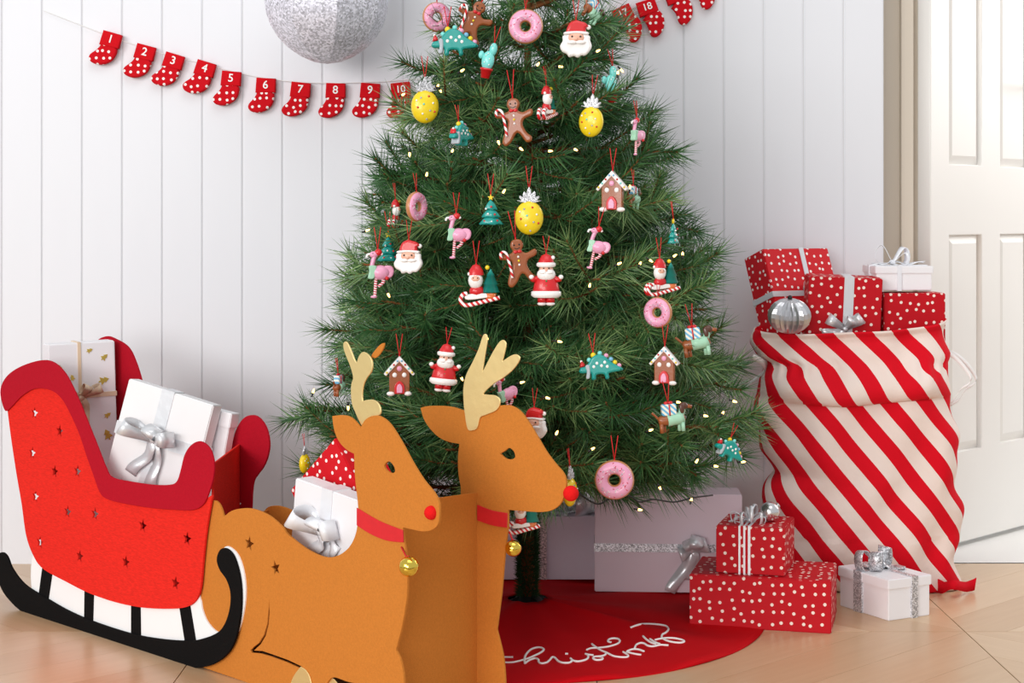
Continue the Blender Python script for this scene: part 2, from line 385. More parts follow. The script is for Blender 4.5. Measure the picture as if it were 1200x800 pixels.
# ---------------------------------------------------------------- bows, boxes
def bow(parent, M, s, mt, w=.011, spec=((0, 1, 0), (180, 1, 0)), tails=((35, 1.2, .0), (145, 1.2, .0)), knot=.2, th=.001):
    k = MB(); k.ball((0, 0, s * .16), (s * knot, s * knot * .9, s * knot * .7), nu=10, nv=7)
    b = k.build('bow', mt, parent, M)
    for (az, sc_, tilt) in spec:
        pts = []; wd = []
        for i in range(17):
            t = i / 16; th_ = PI * t
            x = s * sc_ * math.sin(th_) ** .8; z = s * .12 - .42 * s * sc_ * math.sin(2 * th_) + .32 * s * sc_ * math.sin(th_)
            pts.append(Vector((x, 0, z))); ww = w * (.45 + .55 * math.sin(th_)); wd.append(Vector((0, ww, ww * .15)))
        R = RZ(az) @ RY(-tilt)
        MB().strip([R @ p for p in pts], [R @ q for q in wd], th).build('loop', mt, b, M)
    for (az, L, dz) in tails:
        pts = []; wd = []
        for i in range(13):
            t = i / 12
            pts.append(Vector((s * L * t, .12 * s * math.sin(5 * t), s * (.12 + .10 * math.sin(3.0 * t * PI) * (1 - t * .3)) * (1 - .6 * t) + dz * t * t)))
            wd.append(Vector((0, w * .8, w * .25 * math.sin(4 * t))))
        R = RZ(az)
        MB().strip([R @ p for p in pts], [R @ q for q in wd], th).build('tail', mt, b, M)
    return b
def box_mesh(name, c, d, bev=.0015):
    bm = bmesh.new(); bmesh.ops.create_cube(bm, size=1, matrix=T(*c) @ Matrix.Diagonal((*d, 1)))
    if bev: bmesh.ops.bevel(bm, geom=bm.edges[:], offset=bev, segments=2, affect='EDGES')
    uv = bm.loops.layers.uv.new('UVMap'); off = {0: (.013, .21), 1: (.37, .011), 2: (.71, .53)}
    for f in bm.faces:
        n = f.normal; ax = max(range(3), key=lambda i: abs(n[i]))
        for l in f.loops:
            p = l.vert.co; q = {0: (p.y, p.z), 1: (p.x, p.z), 2: (p.x, p.y)}[ax]; l[uv].uv = (q[0] + off[ax][0] + (.1 if n[ax] > 0 else 0), q[1] + off[ax][1])
    me = bpy.data.meshes.new(name); bm.to_mesh(me); bm.free(); return me
def gift(name, label, M, d, paper, group, lid=None, ribbons=(), rmat=None):
    """d = width, depth, height; origin at the middle of the base. ribbons: ('x'|'y'|'z', position, width)"""
    t = thing(name, label, 'gift box', M, group)
    w_, dp, h_ = d
    if lid:
        obj('body', box_mesh('body', (0, 0, (h_ - .004) / 2), (w_ - .006, dp - .006, h_ - .004)), paper, t)
        obj('lid', box_mesh('lid', (0, 0, h_ - lid / 2), (w_, dp, lid)), paper, t)
    else: obj('body', box_mesh('body', (0, 0, h_ / 2), d, .002), paper, t)
    e_ = .0016
    for (ax, pos, rw) in ribbons:
        if ax == 'x': o = box_mesh('ribbon', (pos, 0, h_ / 2), (rw, dp + 2 * e_, h_ + e_ * 2), 0)       # runs over the front and the top
        elif ax == 'y': o = box_mesh('ribbon', (0, pos, h_ / 2), (w_ + 2 * e_, rw, h_ + e_ * 2), 0)
        else: o = box_mesh('ribbon', (0, 0, pos), (w_ + 2 * e_, dp + 2 * e_, rw), 0)
        obj('ribbon', o, rmat, t)
    return t
G_FLOOR = 'gift boxes under the tree'; G_SACK = 'gift boxes in the striped sack'; G_SLEIGH = 'gift boxes in the sleigh'

# ---------------------------------------------------------------- sleigh
SP = Plane((-0.6, 3.208), -45)                         # near side panel
C1 = lambda L: [(x / 1.906, 380 + y / 1.906) + tuple(r) for x, y, *r in L]
sl = thing('felt_sleigh', 'red felt sleigh on black curved runners holding white gifts', 'sleigh', T(-.78, 3.4, 0))
body = C1([(20, 188, 1), (28, 250), (40, 330), (52, 400), (62, 470), (78, 515), (100, 545), (150, 573), (200, 598), (260, 619), (320, 631), (380, 634), (420, 630), (442, 614), (452, 585), (458, 520), (466, 450), (478, 380, 1), (440, 395), (340, 385), (255, 370), (215, 300), (185, 220), (150, 145), (110, 110), (60, 120)])
stars_ = C1([(81, 198), (137, 238), (76, 287), (126, 328), (177, 328), (83, 384), (155, 418), (216, 423), (93, 486), (182, 517), (323, 449), (285, 530), (422, 478), (396, 577)])
holes = [star(SP.uz(*c), 0.0142, .12) for c in stars_]
side = obj('side_panel', plate('side_panel', [sm(SP.pts(body))] + holes, .004), m_redfelt, sl, SP.M)
trim = C1([(18, 191), (8, 150), (20, 118), (50, 95), (95, 80), (125, 83), (150, 105), (170, 140), (190, 185), (210, 235), (230, 285), (243, 318), (257, 340), (300, 350), (350, 357), (385, 357), (402, 350), (411, 325), (420, 290), (435, 268), (455, 260), (475, 275), (485, 305), (484, 340), (475, 372), (462, 400), (440, 413), (400, 413), (340, 408), (280, 398), (245, 388), (230, 373), (216, 335), (200, 290), (185, 245), (165, 200), (145, 165), (120, 146), (85, 143), (55, 160), (32, 184)])
f3 = SP.M @ T(0, -.0042, 0); f4 = SP.M @ T(0, -.0082, 0)
trim_me = plate('trim', [sm(SP.pts(trim))], .004, .0008)
obj('trim', trim_me, m_trimfelt, side, f3)
base = C1([(75, 510), (72, 598), (110, 632), (160, 664), (250, 700), (350, 728), (440, 736), (497, 722), (528, 692), (543, 645), (548, 595), (543, 550), (530, 514), (510, 496), (499, 502), (502, 530), (514, 565), (522, 600), (519, 640), (506, 674), (487, 687), (465, 668), (452, 640), (446, 612), (430, 595), (330, 590), (200, 560), (120, 520)])
f_b = SP.M @ T(0, .0045, 0)
base_me = plate('base_panel', [sm(SP.pts(base))], .004)
obj('base_panel', base_me, m_whitefelt, side, f_b, label='white felt base between body and runner')
run = C1([(8, 508), (-5, 520), (-3, 555), (8, 590), (28, 618), (55, 642), (100, 670), (150, 693), (200, 716), (260, 739), (330, 757), (400, 766), (450, 765), (482, 757), (512, 735), (531, 700), (541, 650), (543, 600), (538, 555), (525, 515), (508, 499), (495, 504), (489, 525), (496, 548), (510, 568), (519, 595), (519, 625), (512, 655), (500, 678), (485, 690), (462, 699), (430, 705), (370, 702), (300, 690), (220, 665), (160, 640), (110, 612), (60, 580), (32, 545), (20, 517)])
run_me = plate('runner', [sm(SP.pts(run))], .005, .001)
obj('runner', run_me, m_blackfelt, side, SP.M @ T(0, -.0005, 0), label='black curved runner')
strut_mes = []
for q in ([(96, 540), (118, 550), (108, 618), (87, 606)], [(190, 592), (210, 598), (208, 668), (189, 660)], [(294, 622), (314, 626), (315, 697), (294, 692)], [(401, 626), (424, 622), (439, 712), (414, 708)]):
    strut_mes.append(plate('strut', [SP.pts(C1(q))], .003)); obj('strut', strut_mes[-1], m_blackfelt, side, SP.M @ T(0, .0015, 0))
SP2 = Plane((-0.52, 3.42), -45)                        # far side panel
far = [(100, 450), (112, 405), (125, 394), (137, 397), (152, 407), (162, 428), (175, 470), (195, 520), (220, 548), (250, 556), (266, 545), (272, 530), (277, 507), (286, 491), (296, 486), (305, 489), (313, 500), (317, 516), (316, 531), (311, 545), (304, 555), (299, 563), (297, 577), (296, 600), (293, 650), (270, 690), (210, 680), (140, 640), (112, 560)]
fstars = [star(SP2.uz(280, 590), 0.0142, .1), star(SP2.uz(255, 620), 0.0142, .1)]
side2 = obj('side_panel', plate('side_panel', [sm(SP2.pts(far))] + fstars, .004), m_trimfelt, sl, SP2.M)
fm = T(.075, .205, 0) @ SP.M
obj('base_panel', base_me, None, side2, fm); obj('runner', run_me, None, side2, fm @ T(0, .006, 0))
for s_ in strut_mes: obj('strut', s_, None, side2, fm @ T(0, .0035, 0))
def slab(name, a, b, z0, z1, mt, parent, th=.004, z1b=None):
    """upright felt wall from floor point a to b"""
    a, b = Vector((a[0], a[1])), Vector((b[0], b[1])); d = (b - a).normalized() ; n = Vector((-d.y, d.x)) * th / 2; z1b = z1 if z1b is None else z1b
    vs_ = [(a.x - n.x, a.y - n.y, z0), (b.x - n.x, b.y - n.y, z0), (b.x + n.x, b.y + n.y, z0), (a.x + n.x, a.y + n.y, z0), (a.x - n.x, a.y - n.y, z1), (b.x - n.x, b.y - n.y, z1b), (b.x + n.x, b.y + n.y, z1b), (a.x + n.x, a.y + n.y, z1)]
    return obj(name, mesh(name, vs_, [(3, 2, 1, 0), (4, 5, 6, 7), (0, 1, 5, 4), (1, 2, 6, 5), (2, 3, 7, 6), (3, 0, 4, 7)]), mt, parent, Matrix.Identity(4))
A = SP.w(246, 600, -.006); B = SP2.w(282, 560, .004)
slab('front_panel', A, B, .10, .85 - 293 * 3.18 / F, m_redfelt, sl)
A2 = SP.w(46, 560, -.006); B2 = SP2.w(116, 560, .004)
slab('back_panel', A2, B2, .13, .46, m_redfelt, sl)
q = [A, B, B2, A2]
vs_ = [(p.x, p.y, z) for z in (.105, .11) for p in q]
obj('floor_panel', mesh('floor_panel', vs_, [(3, 2, 1, 0), (4, 5, 6, 7), (0, 1, 5, 4), (1, 2, 6, 5), (2, 3, 7, 6), (3, 0, 4, 7)]), m_redfelt, sl, Matrix.Identity(4))

# gifts in the sleigh
def oriented(center, yaw, pitch, roll, d):
    """matrix for a box of size d whose centre sits at `center`"""
    return T(center) @ RZ(yaw) @ RX(pitch) @ RY(roll) @ T(0, 0, -d[2] / 2)
m_goldtree = mat('gold_foil_print', (.80, .58, .12), .3, metal=.8)
d = (.145, .05, .42)
gl0, gl1 = P(57, 407, 3.665), P(134, 396, 3.735)
M = T((gl0 + gl1) / 2) @ RZ(math.degrees(math.atan2(gl1.y - gl0.y, gl1.x - gl0.x))) @ RY(-1.5) @ T(0, .026, -.42)
gt = gift('gift_box', 'tall white gift box with little gold trees and cream bow in the sleigh', M, d, m_card, G_SLEIGH, ribbons=(('x', -.006, .007), ('z', .305, .010)), rmat=m_cream)
def flat_tree(u, z, s, rot=0):
    pts = [(0, 1), (.55, .25), (.25, .25), (.7, -.45), (.12, -.45), (.12, -.8), (-.12, -.8), (-.12, -.45), (-.7, -.45), (-.25, .25), (-.55, .25)]
    c, s_ = math.cos(rot), math.sin(rot)
    return [(u + s * (x * c - y * s_), z + s * (x * s_ + y * c)) for x, y in pts]
for (u, z, s_, r_) in [(.016, .402, .008, -1.2), (.048, .385, .010, -.9), (.045, .335, .013, -1.3), (.052, .258, .009, -1.), (.052, .215, .014, .4), (-.05, .37, .008, .5), (-.022, .345, .008, .3), (.03, .17, .01, .2)]:
    obj('gold_tree', plate('gold_tree', [flat_tree(u, z, s_, r_)], .0008), m_goldtree, gt, M @ T(0, -.0252, 0))
bow(gt, M @ T(-.008, -.027, .303) @ RX(90), .046, m_cream, .010, ((25, 1, 0), (155, 1.2, 10), (60, .7, 10), (200, .8, 0)), ((285, 1.6, 0), (215, 1.3, 0), (140, 1.5, 0)))
d = (.205, .035, .25)
M = T(P(200, 459, 3.43)) @ RZ(-22) @ RY(13) @ RX(-6) @ T(0, .018, -.25)
gs = gift('gift_box', 'square pearl white gift box with silver satin bow in the sleigh', M, d, m_pearl, G_SLEIGH, ribbons=(('x', -.005, .03), ('z', .15, .026)), rmat=m_silver)
bow(gs, M @ T(-.005, -.020, .15) @ RX(90), .058, m_silver, .016, ((15, 1, 10), (165, 1.15, 10), (70, .7, 30)), ((250, 1.5, 0), (285, 1.7, 0)), knot=.16)
d = (.09, .03, .20)
M = T(P(256, 482, 3.42)) @ RZ(-25) @ RY(9) @ RX(-4) @ T(-.02, .026, -.20)
gift('gift_box', 'plain white gift box behind the silver ribboned one in the sleigh', M, d, m_card, G_SLEIGH, lid=.03)

# ---------------------------------------------------------------- reindeer basket
DN = Plane((-0.575, 3.195), -45); DF = Plane((-.0045, 2.98), -38)
C2 = lambda L: [(230 + x / 1.9044, 380 + y / 1.9044) + tuple(r) for x, y, *r in L]
C7 = lambda L: [(470 + x / 3.077, 380 + y / 3.077) + tuple(r) for x, y, *r in L]
C9 = lambda L: [(400 + x / 3.332, 560 + y / 3.332) + tuple(r) for x, y, *r in L]
rd = thing('reindeer_basket', 'tan felt basket with reindeer shaped sides, gold antlers and red collars', 'basket', T(-.3, 3.0, 0))
zf = lambda L: L
near = C2([(308, 204, 1), (330, 202), (350, 208), (371, 231, 1), (382, 212), (400, 203), (417, 206), (437, 223), (462, 262), (486, 306), (511, 346), (534, 374), (545, 395), (547, 420), (544, 445), (530, 458), (510, 461), (488, 457), (466, 452, 1), (468, 480), (474, 520), (476, 560), (475, 600), (470, 638), (462, 680), (450, 726, 1), (460, 747), (466, 775), (468, 800), (466, 850)])
bot = [(474, 858.5, 1), (447, 845, 1), (444, 815), (430, 803), (410, 798), (392, 793), (383, 805, 1), (377, 826.5, 1), (320, 808.5, 1), (241, 781.5, 1)]
rear = [(236, 740), (238, 680), (243, 625), (249, 591), (254, 586), (260, 592), (264.5, 605, 1), (275, 597.5), (290, 595), (303, 597), (318, 604), (333, 617), (340, 626)] + C2([(250, 500), (290, 518), (320, 515), (345, 497), (360, 468), (366, 430), (365, 395), (359, 340), (357, 288, 1), (342, 280), (325, 263), (313, 237)])
eye = C2([(424, 318), (427, 309), (436, 305), (446, 316), (448, 328), (440, 331), (431, 327)])
slit = [(318, 701), (318.6, 715), (317.5, 730), (314, 744), (308, 754), (300, 761.5), (310, 762), (322, 766), (340, 772.5), (356, 780), (355.3, 782.5), (338, 775), (320, 768.5), (308, 765), (297, 764), (296, 761), (300, 757), (306, 752.5), (312, 743), (315.7, 730), (317, 715)]
nst = [star(DN.uz(294.5, 636.5), .0145, .15), star(DN.uz(325.5, 665), .0140, -.3)]
panelN = obj('side_panel', plate('side_panel', [sm(DN.pts(near + bot + rear)), sm(DN.pts(eye), 3), [p[:2] for p in DN.pts(slit)]] + nst, .005, .0006), m_felt, rd, DN.M)
fn = DN.M @ T(0, -.0052, 0)
def on(PL, Ls, name, mt, par, depth=.003, bev=.0006, off=-.0052, smooth=True, **k):
    return obj(name, plate(name, [sm(PL.pts(Ls)) if smooth else [p[:2] for p in PL.pts(Ls)]], depth, bev), mt, par, PL.M @ T(0, off, 0), **k)
colN = on(DN, C2([(365, 408, 1), (415, 437), (468, 458, 1), (469, 485, 1), (432, 481), (395, 466), (365, 447, 1)]), 'collar', m_ribbonred, panelN, .002, label='red ribbon collar')
hoof = [(356, 780, 1), (362, 784), (367, 793), (369, 806), (366, 818), (354, 819), (342, 812), (344, 800), (349, 789)]
on(DN, hoof, 'hoof', m_gold, panelN, .002, label='gold hoof')
on(DN, [(x + 31, y + 12.5) + tuple(r) for x, y, *r in hoof], 'hoof', m_gold, panelN, .002, off=.001, label='gold hoof')
C8 = lambda L: [(330 + x / 5, 400 + y / 5) + tuple(r) for x, y, *r in L]
antN = C8([(358, 15), (370, 0), (385, 15), (405, 60), (425, 110), (436, 126, 1), (450, 85), (470, 63), (495, 70), (520, 100), (528, 140), (520, 180), (495, 215), (476, 255), (468, 310), (471, 350, 1), (495, 343), (530, 342), (560, 360), (576, 400), (568, 432), (520, 445), (492, 475), (470, 495), (452, 468), (430, 420), (410, 370), (403, 310), (405, 250), (415, 210), (400, 150), (380, 100), (362, 50)])
on(DN, antN, 'antler', m_gold, panelN, .003, off=.004, label='gold leather antler')
on(DN, C8([(495, 88), (520, 50), (548, 20), (570, 12), (566, 40), (542, 80), (516, 100)]), 'antler', m_felt, panelN, .003, off=.014)
npos = DN.w(508.5, 600, .006); MB().ball((0, 0, 0), (.0115, .0115, .0115)).build('nose', m_rednose, panelN, T(npos), label='red pompom nose')
def bell(par, top, c, r):
    b_ = MB().ball((0, 0, 0), r, nu=20, nv=14).build('bell', m_bell, par, T(c), label='small gold jingle bell')
    MB().tube([top, (top + c) / 2 + Vector((.002, 0, 0)), c + Vector((0, 0, r))], .0014, 5).build('bell_string', m_stringred, par, Matrix.Identity(4))
    return b_
bell(colN, DN.w(474, 640, .007), DN.w(490, 661.5, .02), .0165)
# far side
farD = C7([(76, 300, 1), (100, 294), (150, 293), (195, 298), (240, 311), (300, 309), (340, 297), (380, 290), (411, 296), (440, 318), (470, 360), (500, 410), (530, 460), (562, 502), (590, 535), (600, 565), (597, 605), (580, 645), (550, 668), (510, 675), (450, 672), (392, 667, 1)]) + C9([(656, 190), (649, 250), (640, 340), (630, 450), (616, 560), (612, 590, 1), (625, 640), (638, 700), (645, 780), (647, 880, 1)]) + \
    [(578, 833, 1), (570, 805), (545, 795), (515, 800), (505, 812, 1), (500, 812, 1), (395, 775, 1), (312, 752, 1), (306, 680), (307, 625), (312, 598), (325, 592), (345, 598), (365, 612), (390, 632), (430, 645), (480, 645), (520, 625), (538, 605), (542, 575)] + C7([(213, 540), (211, 480), (216, 430, 1), (170, 420), (130, 396), (92, 348)])
eyeF = C7([(363, 465, 1), (380, 455), (395, 444), (412, 456), (417, 478), (400, 486), (380, 481)])
panelF = obj('side_panel', plate('side_panel', [sm(DF.pts(farD)), sm(DF.pts(eyeF), 3)], .005, .0006), m_felt, rd, DF.M)
on(DF, C7([(250, 375), (270, 380), (285, 370), (295, 335), (315, 325), (350, 310), (365, 290), (365, 268), (350, 255), (325, 252), (306, 250, 1), (318, 235), (345, 212), (380, 190), (410, 165), (430, 140), (438, 120), (426, 107), (405, 112), (375, 132, 1), (383, 100), (388, 70), (378, 55), (362, 65), (340, 100), (315, 148), (303, 172, 1), (312, 110), (320, 60), (318, 38), (310, 34), (302, 48), (290, 85), (270, 130), (245, 180), (235, 225), (235, 270), (239, 315)]), 'antler', m_gold, panelF, .003, label='gold leather antler')
colF = on(DF, C7([(283, 648, 1), (335, 668), (392, 678, 1), (390, 731, 1), (335, 722), (283, 704, 1)]), 'collar', m_ribbonred, panelF, .002, label='red ribbon collar')
MB().ball((0, 0, 0), .0135).build('nose', m_rednose, panelF, T(DF.w(669, 578, 0)), label='red pompom nose')
bell(colF, DF.w(598, 622, .003), DF.w(604, 641.5, .006), .0145)
a = DN.w(455, 700, -.004); b = DF.w(560, 700, .003)
slab('front_panel', a, b, .003, .368, m_felt, rd, z1b=.356)
a2 = DN.w(262, 700, -.004); b2 = DF.w(316, 700, .003)
slab('back_panel', a2, b2, .003, .27, m_felt, rd)
q = [a, b, b2, a2]; vs_ = [(p.x, p.y, z) for z in (.10, .104) for p in q]
obj('floor_panel', mesh('floor_panel', vs_, [(3, 2, 1, 0), (4, 5, 6, 7), (0, 1, 5, 4), (1, 2, 6, 5), (2, 3, 7, 6), (3, 0, 4, 7)]), m_felt, rd, Matrix.Identity(4))
# gifts in the basket
G_DEER = 'gift boxes in the reindeer basket'
M = T(P(392, 513, 3.085)) @ RZ(-45) @ RY(-40) @ T(-.085, .045, -.15)
gift('gift_box', 'red dotted gift box standing on its corner in the reindeer basket', M, (.17, .09, .15), m_dotpaper2, G_DEER)
DG = Plane((DN.pt.x + .03, DN.pt.y + .03), -45)
c0, c1 = DG.uz(346, 560), DG.uz(424, 588)
d = (math.hypot(c1[0] - c0[0], c1[1] - c0[1]), .04, .16)
M = DG.M @ T((c0[0] + c1[0]) / 2, 0, (c0[1] + c1[1]) / 2) @ RY(math.degrees(math.atan2(c0[1] - c1[1], c1[0] - c0[0]))) @ T(0, .02, -.16)
gw = gift('gift_box', 'white gift box with white satin bow in the reindeer basket', M, d, m_card, G_DEER, ribbons=(('x', 0, .03),), rmat=m_whitesatin)
bow(gw, M @ T(.0, -.022, .085) @ RX(90), .05, m_whitesatin, .018, ((20, .9, 0), (150, 1.15, 10), (80, .6, 20)), ((250, 1., 0), (330, 1., 0)), knot=.15)

# ---------------------------------------------------------------- tree skirt with script
TC = Vector((.033, 3.58, 0))
nr, na = 26, 120; vs_ = []; fs = []
SR = .488
def skz(x, y):
    r = math.hypot(x - TC.x, y - TC.y); a = math.atan2(y - TC.y, x - TC.x)
    hmp = .040 * max(0, 1 - r / .30) ** 1.5
    fold = (.006 * math.sin(a * 9 + 1.3) + .005 * math.sin(a * 5 - .5)) * min(1, r / .2) * (1 - .75 * max(0, r - .3) / .2)
    ridge = .012 * math.exp(-((a + .55) / .12) ** 2) * math.exp(-((r - .2) / .16) ** 2)
    edge = max(0, (r - SR + .06) / .06)
    return .013 - .007 * min(1, r / SR) + hmp + fold * .6 + ridge + edge ** 2 * (.004 * math.sin(a * 13) - .002)
for i in range(nr + 1):
    for j in range(na):
        a = 2 * PI * j / na; r = .042 + (SR * (1 + .012 * math.sin(3 * a + .4)) - .042) * i / nr
        x, y = TC.x + r * math.cos(a), TC.y + r * math.sin(a); vs_.append((x, y, max(.002, skz(x, y))))
# rolled hem
for j in range(na):
    v = Vector(vs_[nr * na + j]); dv = (v - Vector((TC.x, TC.y, v.z))).normalized(); vs_.append(tuple(v + dv * .004 + Vector((0, 0, -min(.008, v.z - .0015)))))
for i in range(nr + 1):
    for j in range(na):
        fs.append((i * na + j, i * na + (j + 1) % na, (i + 1) * na + (j + 1) % na, (i + 1) * na + j))
fs = [f[::-1] for f in fs]
sk = obj('tree_skirt', mesh('tree_skirt', vs_, fs, True), m_skirt)
so = sk.modifiers.new('thick', 'SOLIDIFY'); so.thickness = .002; so.offset = -1
tag(sk, 'round red felt tree skirt with white script lettering spread under the tree', 'tree skirt')
SL = lambda L: [(580 + x / 8.571, 740 + y / 8.571) for x, y in L]
SR_ = lambda L: [(680 + x / 8.571, 720 + y / 8.571) for x, y in L]
strokes = [
    SL([(80, 262), (182, 262)]),
    SL([(80, 315), (170, 315), (250, 298), (330, 275), (400, 245), (460, 215), (490, 187), (470, 168), (420, 165), (360, 185), (315, 230), (297, 280), (300, 325)]),
    SL([(300, 325), (340, 295), (400, 275), (435, 285), (440, 310), (470, 325), (520, 315), (555, 285), (572, 264), (600, 265), (635, 300), (680, 318), (740, 318), (770, 300), (760, 272), (785, 295), (830, 305), (890, 295), (930, 275), (935, 245), (908, 228)]),
    SL([(705, 228), (735, 228)]), SL([(908, 228), (950, 238), (990, 242)]),
    SR_([(115, 300), (160, 335), (210, 365), (265, 388), (330, 420), (400, 432), (470, 432), (480, 415), (455, 395), (430, 380)]),
    SR_([(65, 360), (110, 343), (200, 338), (290, 325), (370, 300), (397, 272), (375, 248), (320, 245), (285, 258), (280, 275), (310, 285)]),
    SR_([(265, 390), (240, 415), (190, 425), (140, 430), (130, 448), (170, 462), (220, 455), (220, 435), (180, 425)]),
    SR_([(470, 375), (520, 355), (580, 355), (640, 375)]), SR_([(465, 380), (510, 392), (560, 402), (610, 410)]),
    SR_([(545, 350), (560, 312), (600, 292), (640, 295), (680, 318), (730, 325), (800, 310), (850, 312), (885, 315)]),
    SR_([(630, 222), (665, 255), (710, 285), (760, 302)]), SR_([(700, 250), (750, 282), (800, 300)]),
    SR_([(750, 260), (800, 248), (870, 240), (950, 243), (1020, 258), (1045, 275), (1010, 288), (930, 282), (860, 262), (820, 235), (825, 205), (860, 185), (885, 155), (870, 125), (820, 110), (720, 100), (620, 100), (560, 115), (505, 135)]),
]
for s_ in strokes:
    pts = []
    for v in catmull(s_, False, 5):
        px, py = v[0], v[1]
        z = .014
        for _ in range(14): q_ = FL(px, py, z); z = .5 * z + .5 * skz(q_.x, q_.y)
        pts.append(Vector((q_.x, q_.y, z + .0012)))
    MB().tube(pts, .0021, 6).build('lettering', m_white, sk, Matrix.Identity(4), label='white cord script letters')

# ---------------------------------------------------------------- Christmas tree
RT = [(.2, .40), (.24, .455), (.31, .49), (.40, .505), (.49, .50), (.60, .455), (.69, .425), (.82, .395), (.94, .345), (1.10, .285), (1.21, .255), (1.30, .225), (1.5, .15), (1.7, .075), (1.85, .02)]
tree = thing('christmas_tree', 'green artificial pine Christmas tree hung with colourful ornaments', 'christmas tree', T(TC))
MB().tube([TC + Vector((0, 0, z)) for z in (.03, .4, .9, 1.4, 1.86)], lambda t: .016 - .012 * t, 8).build('trunk', m_bark, tree, Matrix.Identity(4))
st = MB().lathe([(0, .0), (.045, .0), (.045, .030), (.03, .036), (.022, .045), (0, .045)], 16, (TC.x, TC.y, .005)).build('stand', m_dark, tree, Matrix.Identity(4))
for k in range(4):
    a = k * PI / 2 + .5; dv = Vector((math.cos(a), math.sin(a), 0))
    MB().tube([TC + Vector((0, 0, .045)) + dv * .02, TC + Vector((0, 0, .03)) + dv * .07, TC + dv * .15 + Vector((0, 0, .008))], .006, 6).build('stand_leg', m_dark, st, Matrix.Identity(4))
def needles(mb, p0, p1, n, l0, l1, w=.00155, base=68, tip=32):
    d = p1 - p0; L = d.length; d = d.normalized(); up = Vector((.2, .1, 1)); a = d.cross(up).normalized(); b = a.cross(d)
    for i in range(n):
        t = (i + random.random()) / n; th = i * 2.39996 + random.uniform(-.4, .4)
        rad = a * math.cos(th) + b * math.sin(th); ang = math.radians(base + (tip - base) * t + random.uniform(-9, 9))
        v = d * math.cos(ang) + rad * math.sin(ang); ln = random.uniform(l0, l1)
        o = p0 + d * (L * t); s1 = v.cross(rad if abs(v.dot(rad)) < .99 else up).normalized(); s2 = v.cross(s1)
        e_ = o + v * ln + Vector((0, 0, -ln * ln * 1.2))
        mb.add([o + s1 * w, o - s1 * w * .5 + s2 * w * .87, o - s1 * w * .5 - s2 * w * .87, e_], [(0, 1, 3), (1, 2, 3), (2, 0, 3)])
def make_branch(L):
    wood = MB(); nd = MB()
    stem = lambda t: Vector((L * t, .02 * L * math.sin(3 * t), L * (.10 * t * t + .02 * math.sin(4 * t))))
    wood.tube([stem(k / 6) for k in range(7)], lambda t: .0052 - .0030 * t, 6)
    k = .22; side_ = 1
    while k < .95:
        p = stem(k); tl = random.uniform(.075, .12) + .10 * (1 - k) * min(1, L / .35)
        tl = min(tl, L * .5)
        a = side_ * math.radians(random.uniform(32, 62)); el = math.radians(random.uniform(-18, 34))
        dv = Vector((math.cos(a) * math.cos(el), math.sin(a) * math.cos(el), math.sin(el)))
        e_ = p + dv * tl + Vector((0, 0, .012)); mid = (p + e_) / 2 + Vector((0, 0, -.004))
        wood.tube([p, mid, e_], lambda t: .0030 - .0012 * t, 5); wood.ball(e_, .0032, nu=6, nv=4)
        needles(nd, p.lerp(mid, .25), mid, int(tl * 300), .040, .062)
        needles(nd, mid, e_, int(tl * 430), .046, .072, tip=24)
        side_ = -side_; k += random.uniform(.036, .052) / L
    for k in range(3, 10):
        needles(nd, stem(k / 10), stem((k + 1) / 10), int(L * 34), .040, .060, base=58, tip=(20 if k == 9 else 48))
    return mesh('branch', wood.v, wood.f, True), mesh('needles', nd.v, nd.f)
LIB = {}
for Lb in (.44, .34, .25, .16): LIB[Lb] = [make_branch(Lb) for _ in range(3)]
z = .29; tier = 0; nbr = 0
while z < 1.80:
    r = interp(z + .03, RT)
    n = max(4, int(2 * PI * r / .25 + 3.0))
    for k in range(n):
        a = 2 * PI * (k + .5 * (tier % 2)) / n + random.uniform(-.16, .16) + tier * .37
        rr = r * random.uniform(.80, 1.04) - (.06 if z < .55 else .048)
        Lb = min(LIB, key=lambda q_: abs(q_ - rr))
        wood, nd = random.choice(LIB[Lb]); s_ = max(.05, rr) / Lb
        M = T(TC.x, TC.y, z + random.uniform(-.02, .02)) @ Matrix.Rotation(a, 4, 'Z') @ RY(-random.uniform(-8 if z > .5 else -2, 12) - (8 if z > 1.2 else 0)) @ RX(random.choice((0, 180)) * 0 + random.uniform(-25, 25)) @ Matrix.Diagonal((s_, min(1.15, max(.8, s_)), min(1.15, max(.8, s_)), 1))
        bo = obj('branch', wood, None if wood.materials else m_bark, tree, M)
        obj('needles', nd, None if nd.materials else m_needle, bo, M, kind='stuff'); nbr += 1
    z += .070 if z < 1.0 else .078; tier += 1
print('branches', nbr)
# fuzzy green wrapping of the bare trunk below the lowest branches
fz = MB()
for i in range(6000):
    zz = random.uniform(.045, .36); a = random.uniform(0, 2 * PI); dv = Vector((math.cos(a), math.sin(a), random.uniform(.1, 1.0))).normalized()
    o = TC + Vector((math.cos(a) * .017, math.sin(a) * .017, zz)); s1 = dv.cross(Vector((0, 0, 1))).normalized() * .0011; e_ = o + dv * random.uniform(.009, .018)
    fz.add([o + s1, o - s1, o + Vector((0, 0, .0014)), e_], [(0, 1, 3), (1, 2, 3), (2, 0, 3)])
fz.build('trunk_tinsel', m_trunk, tree, Matrix.Identity(4), smooth=False, kind='stuff')

def tree_pt(px, py, f=1.0, extra=.02):
    Y = 3.2
    for _ in range(8):
        p = P(px, py, Y); r = interp(p.z, RT) * f + extra; dx = p.x - TC.x
        Y = TC.y - math.sqrt(max(0.0016, r * r - dx * dx))
    return P(px, py, Y)

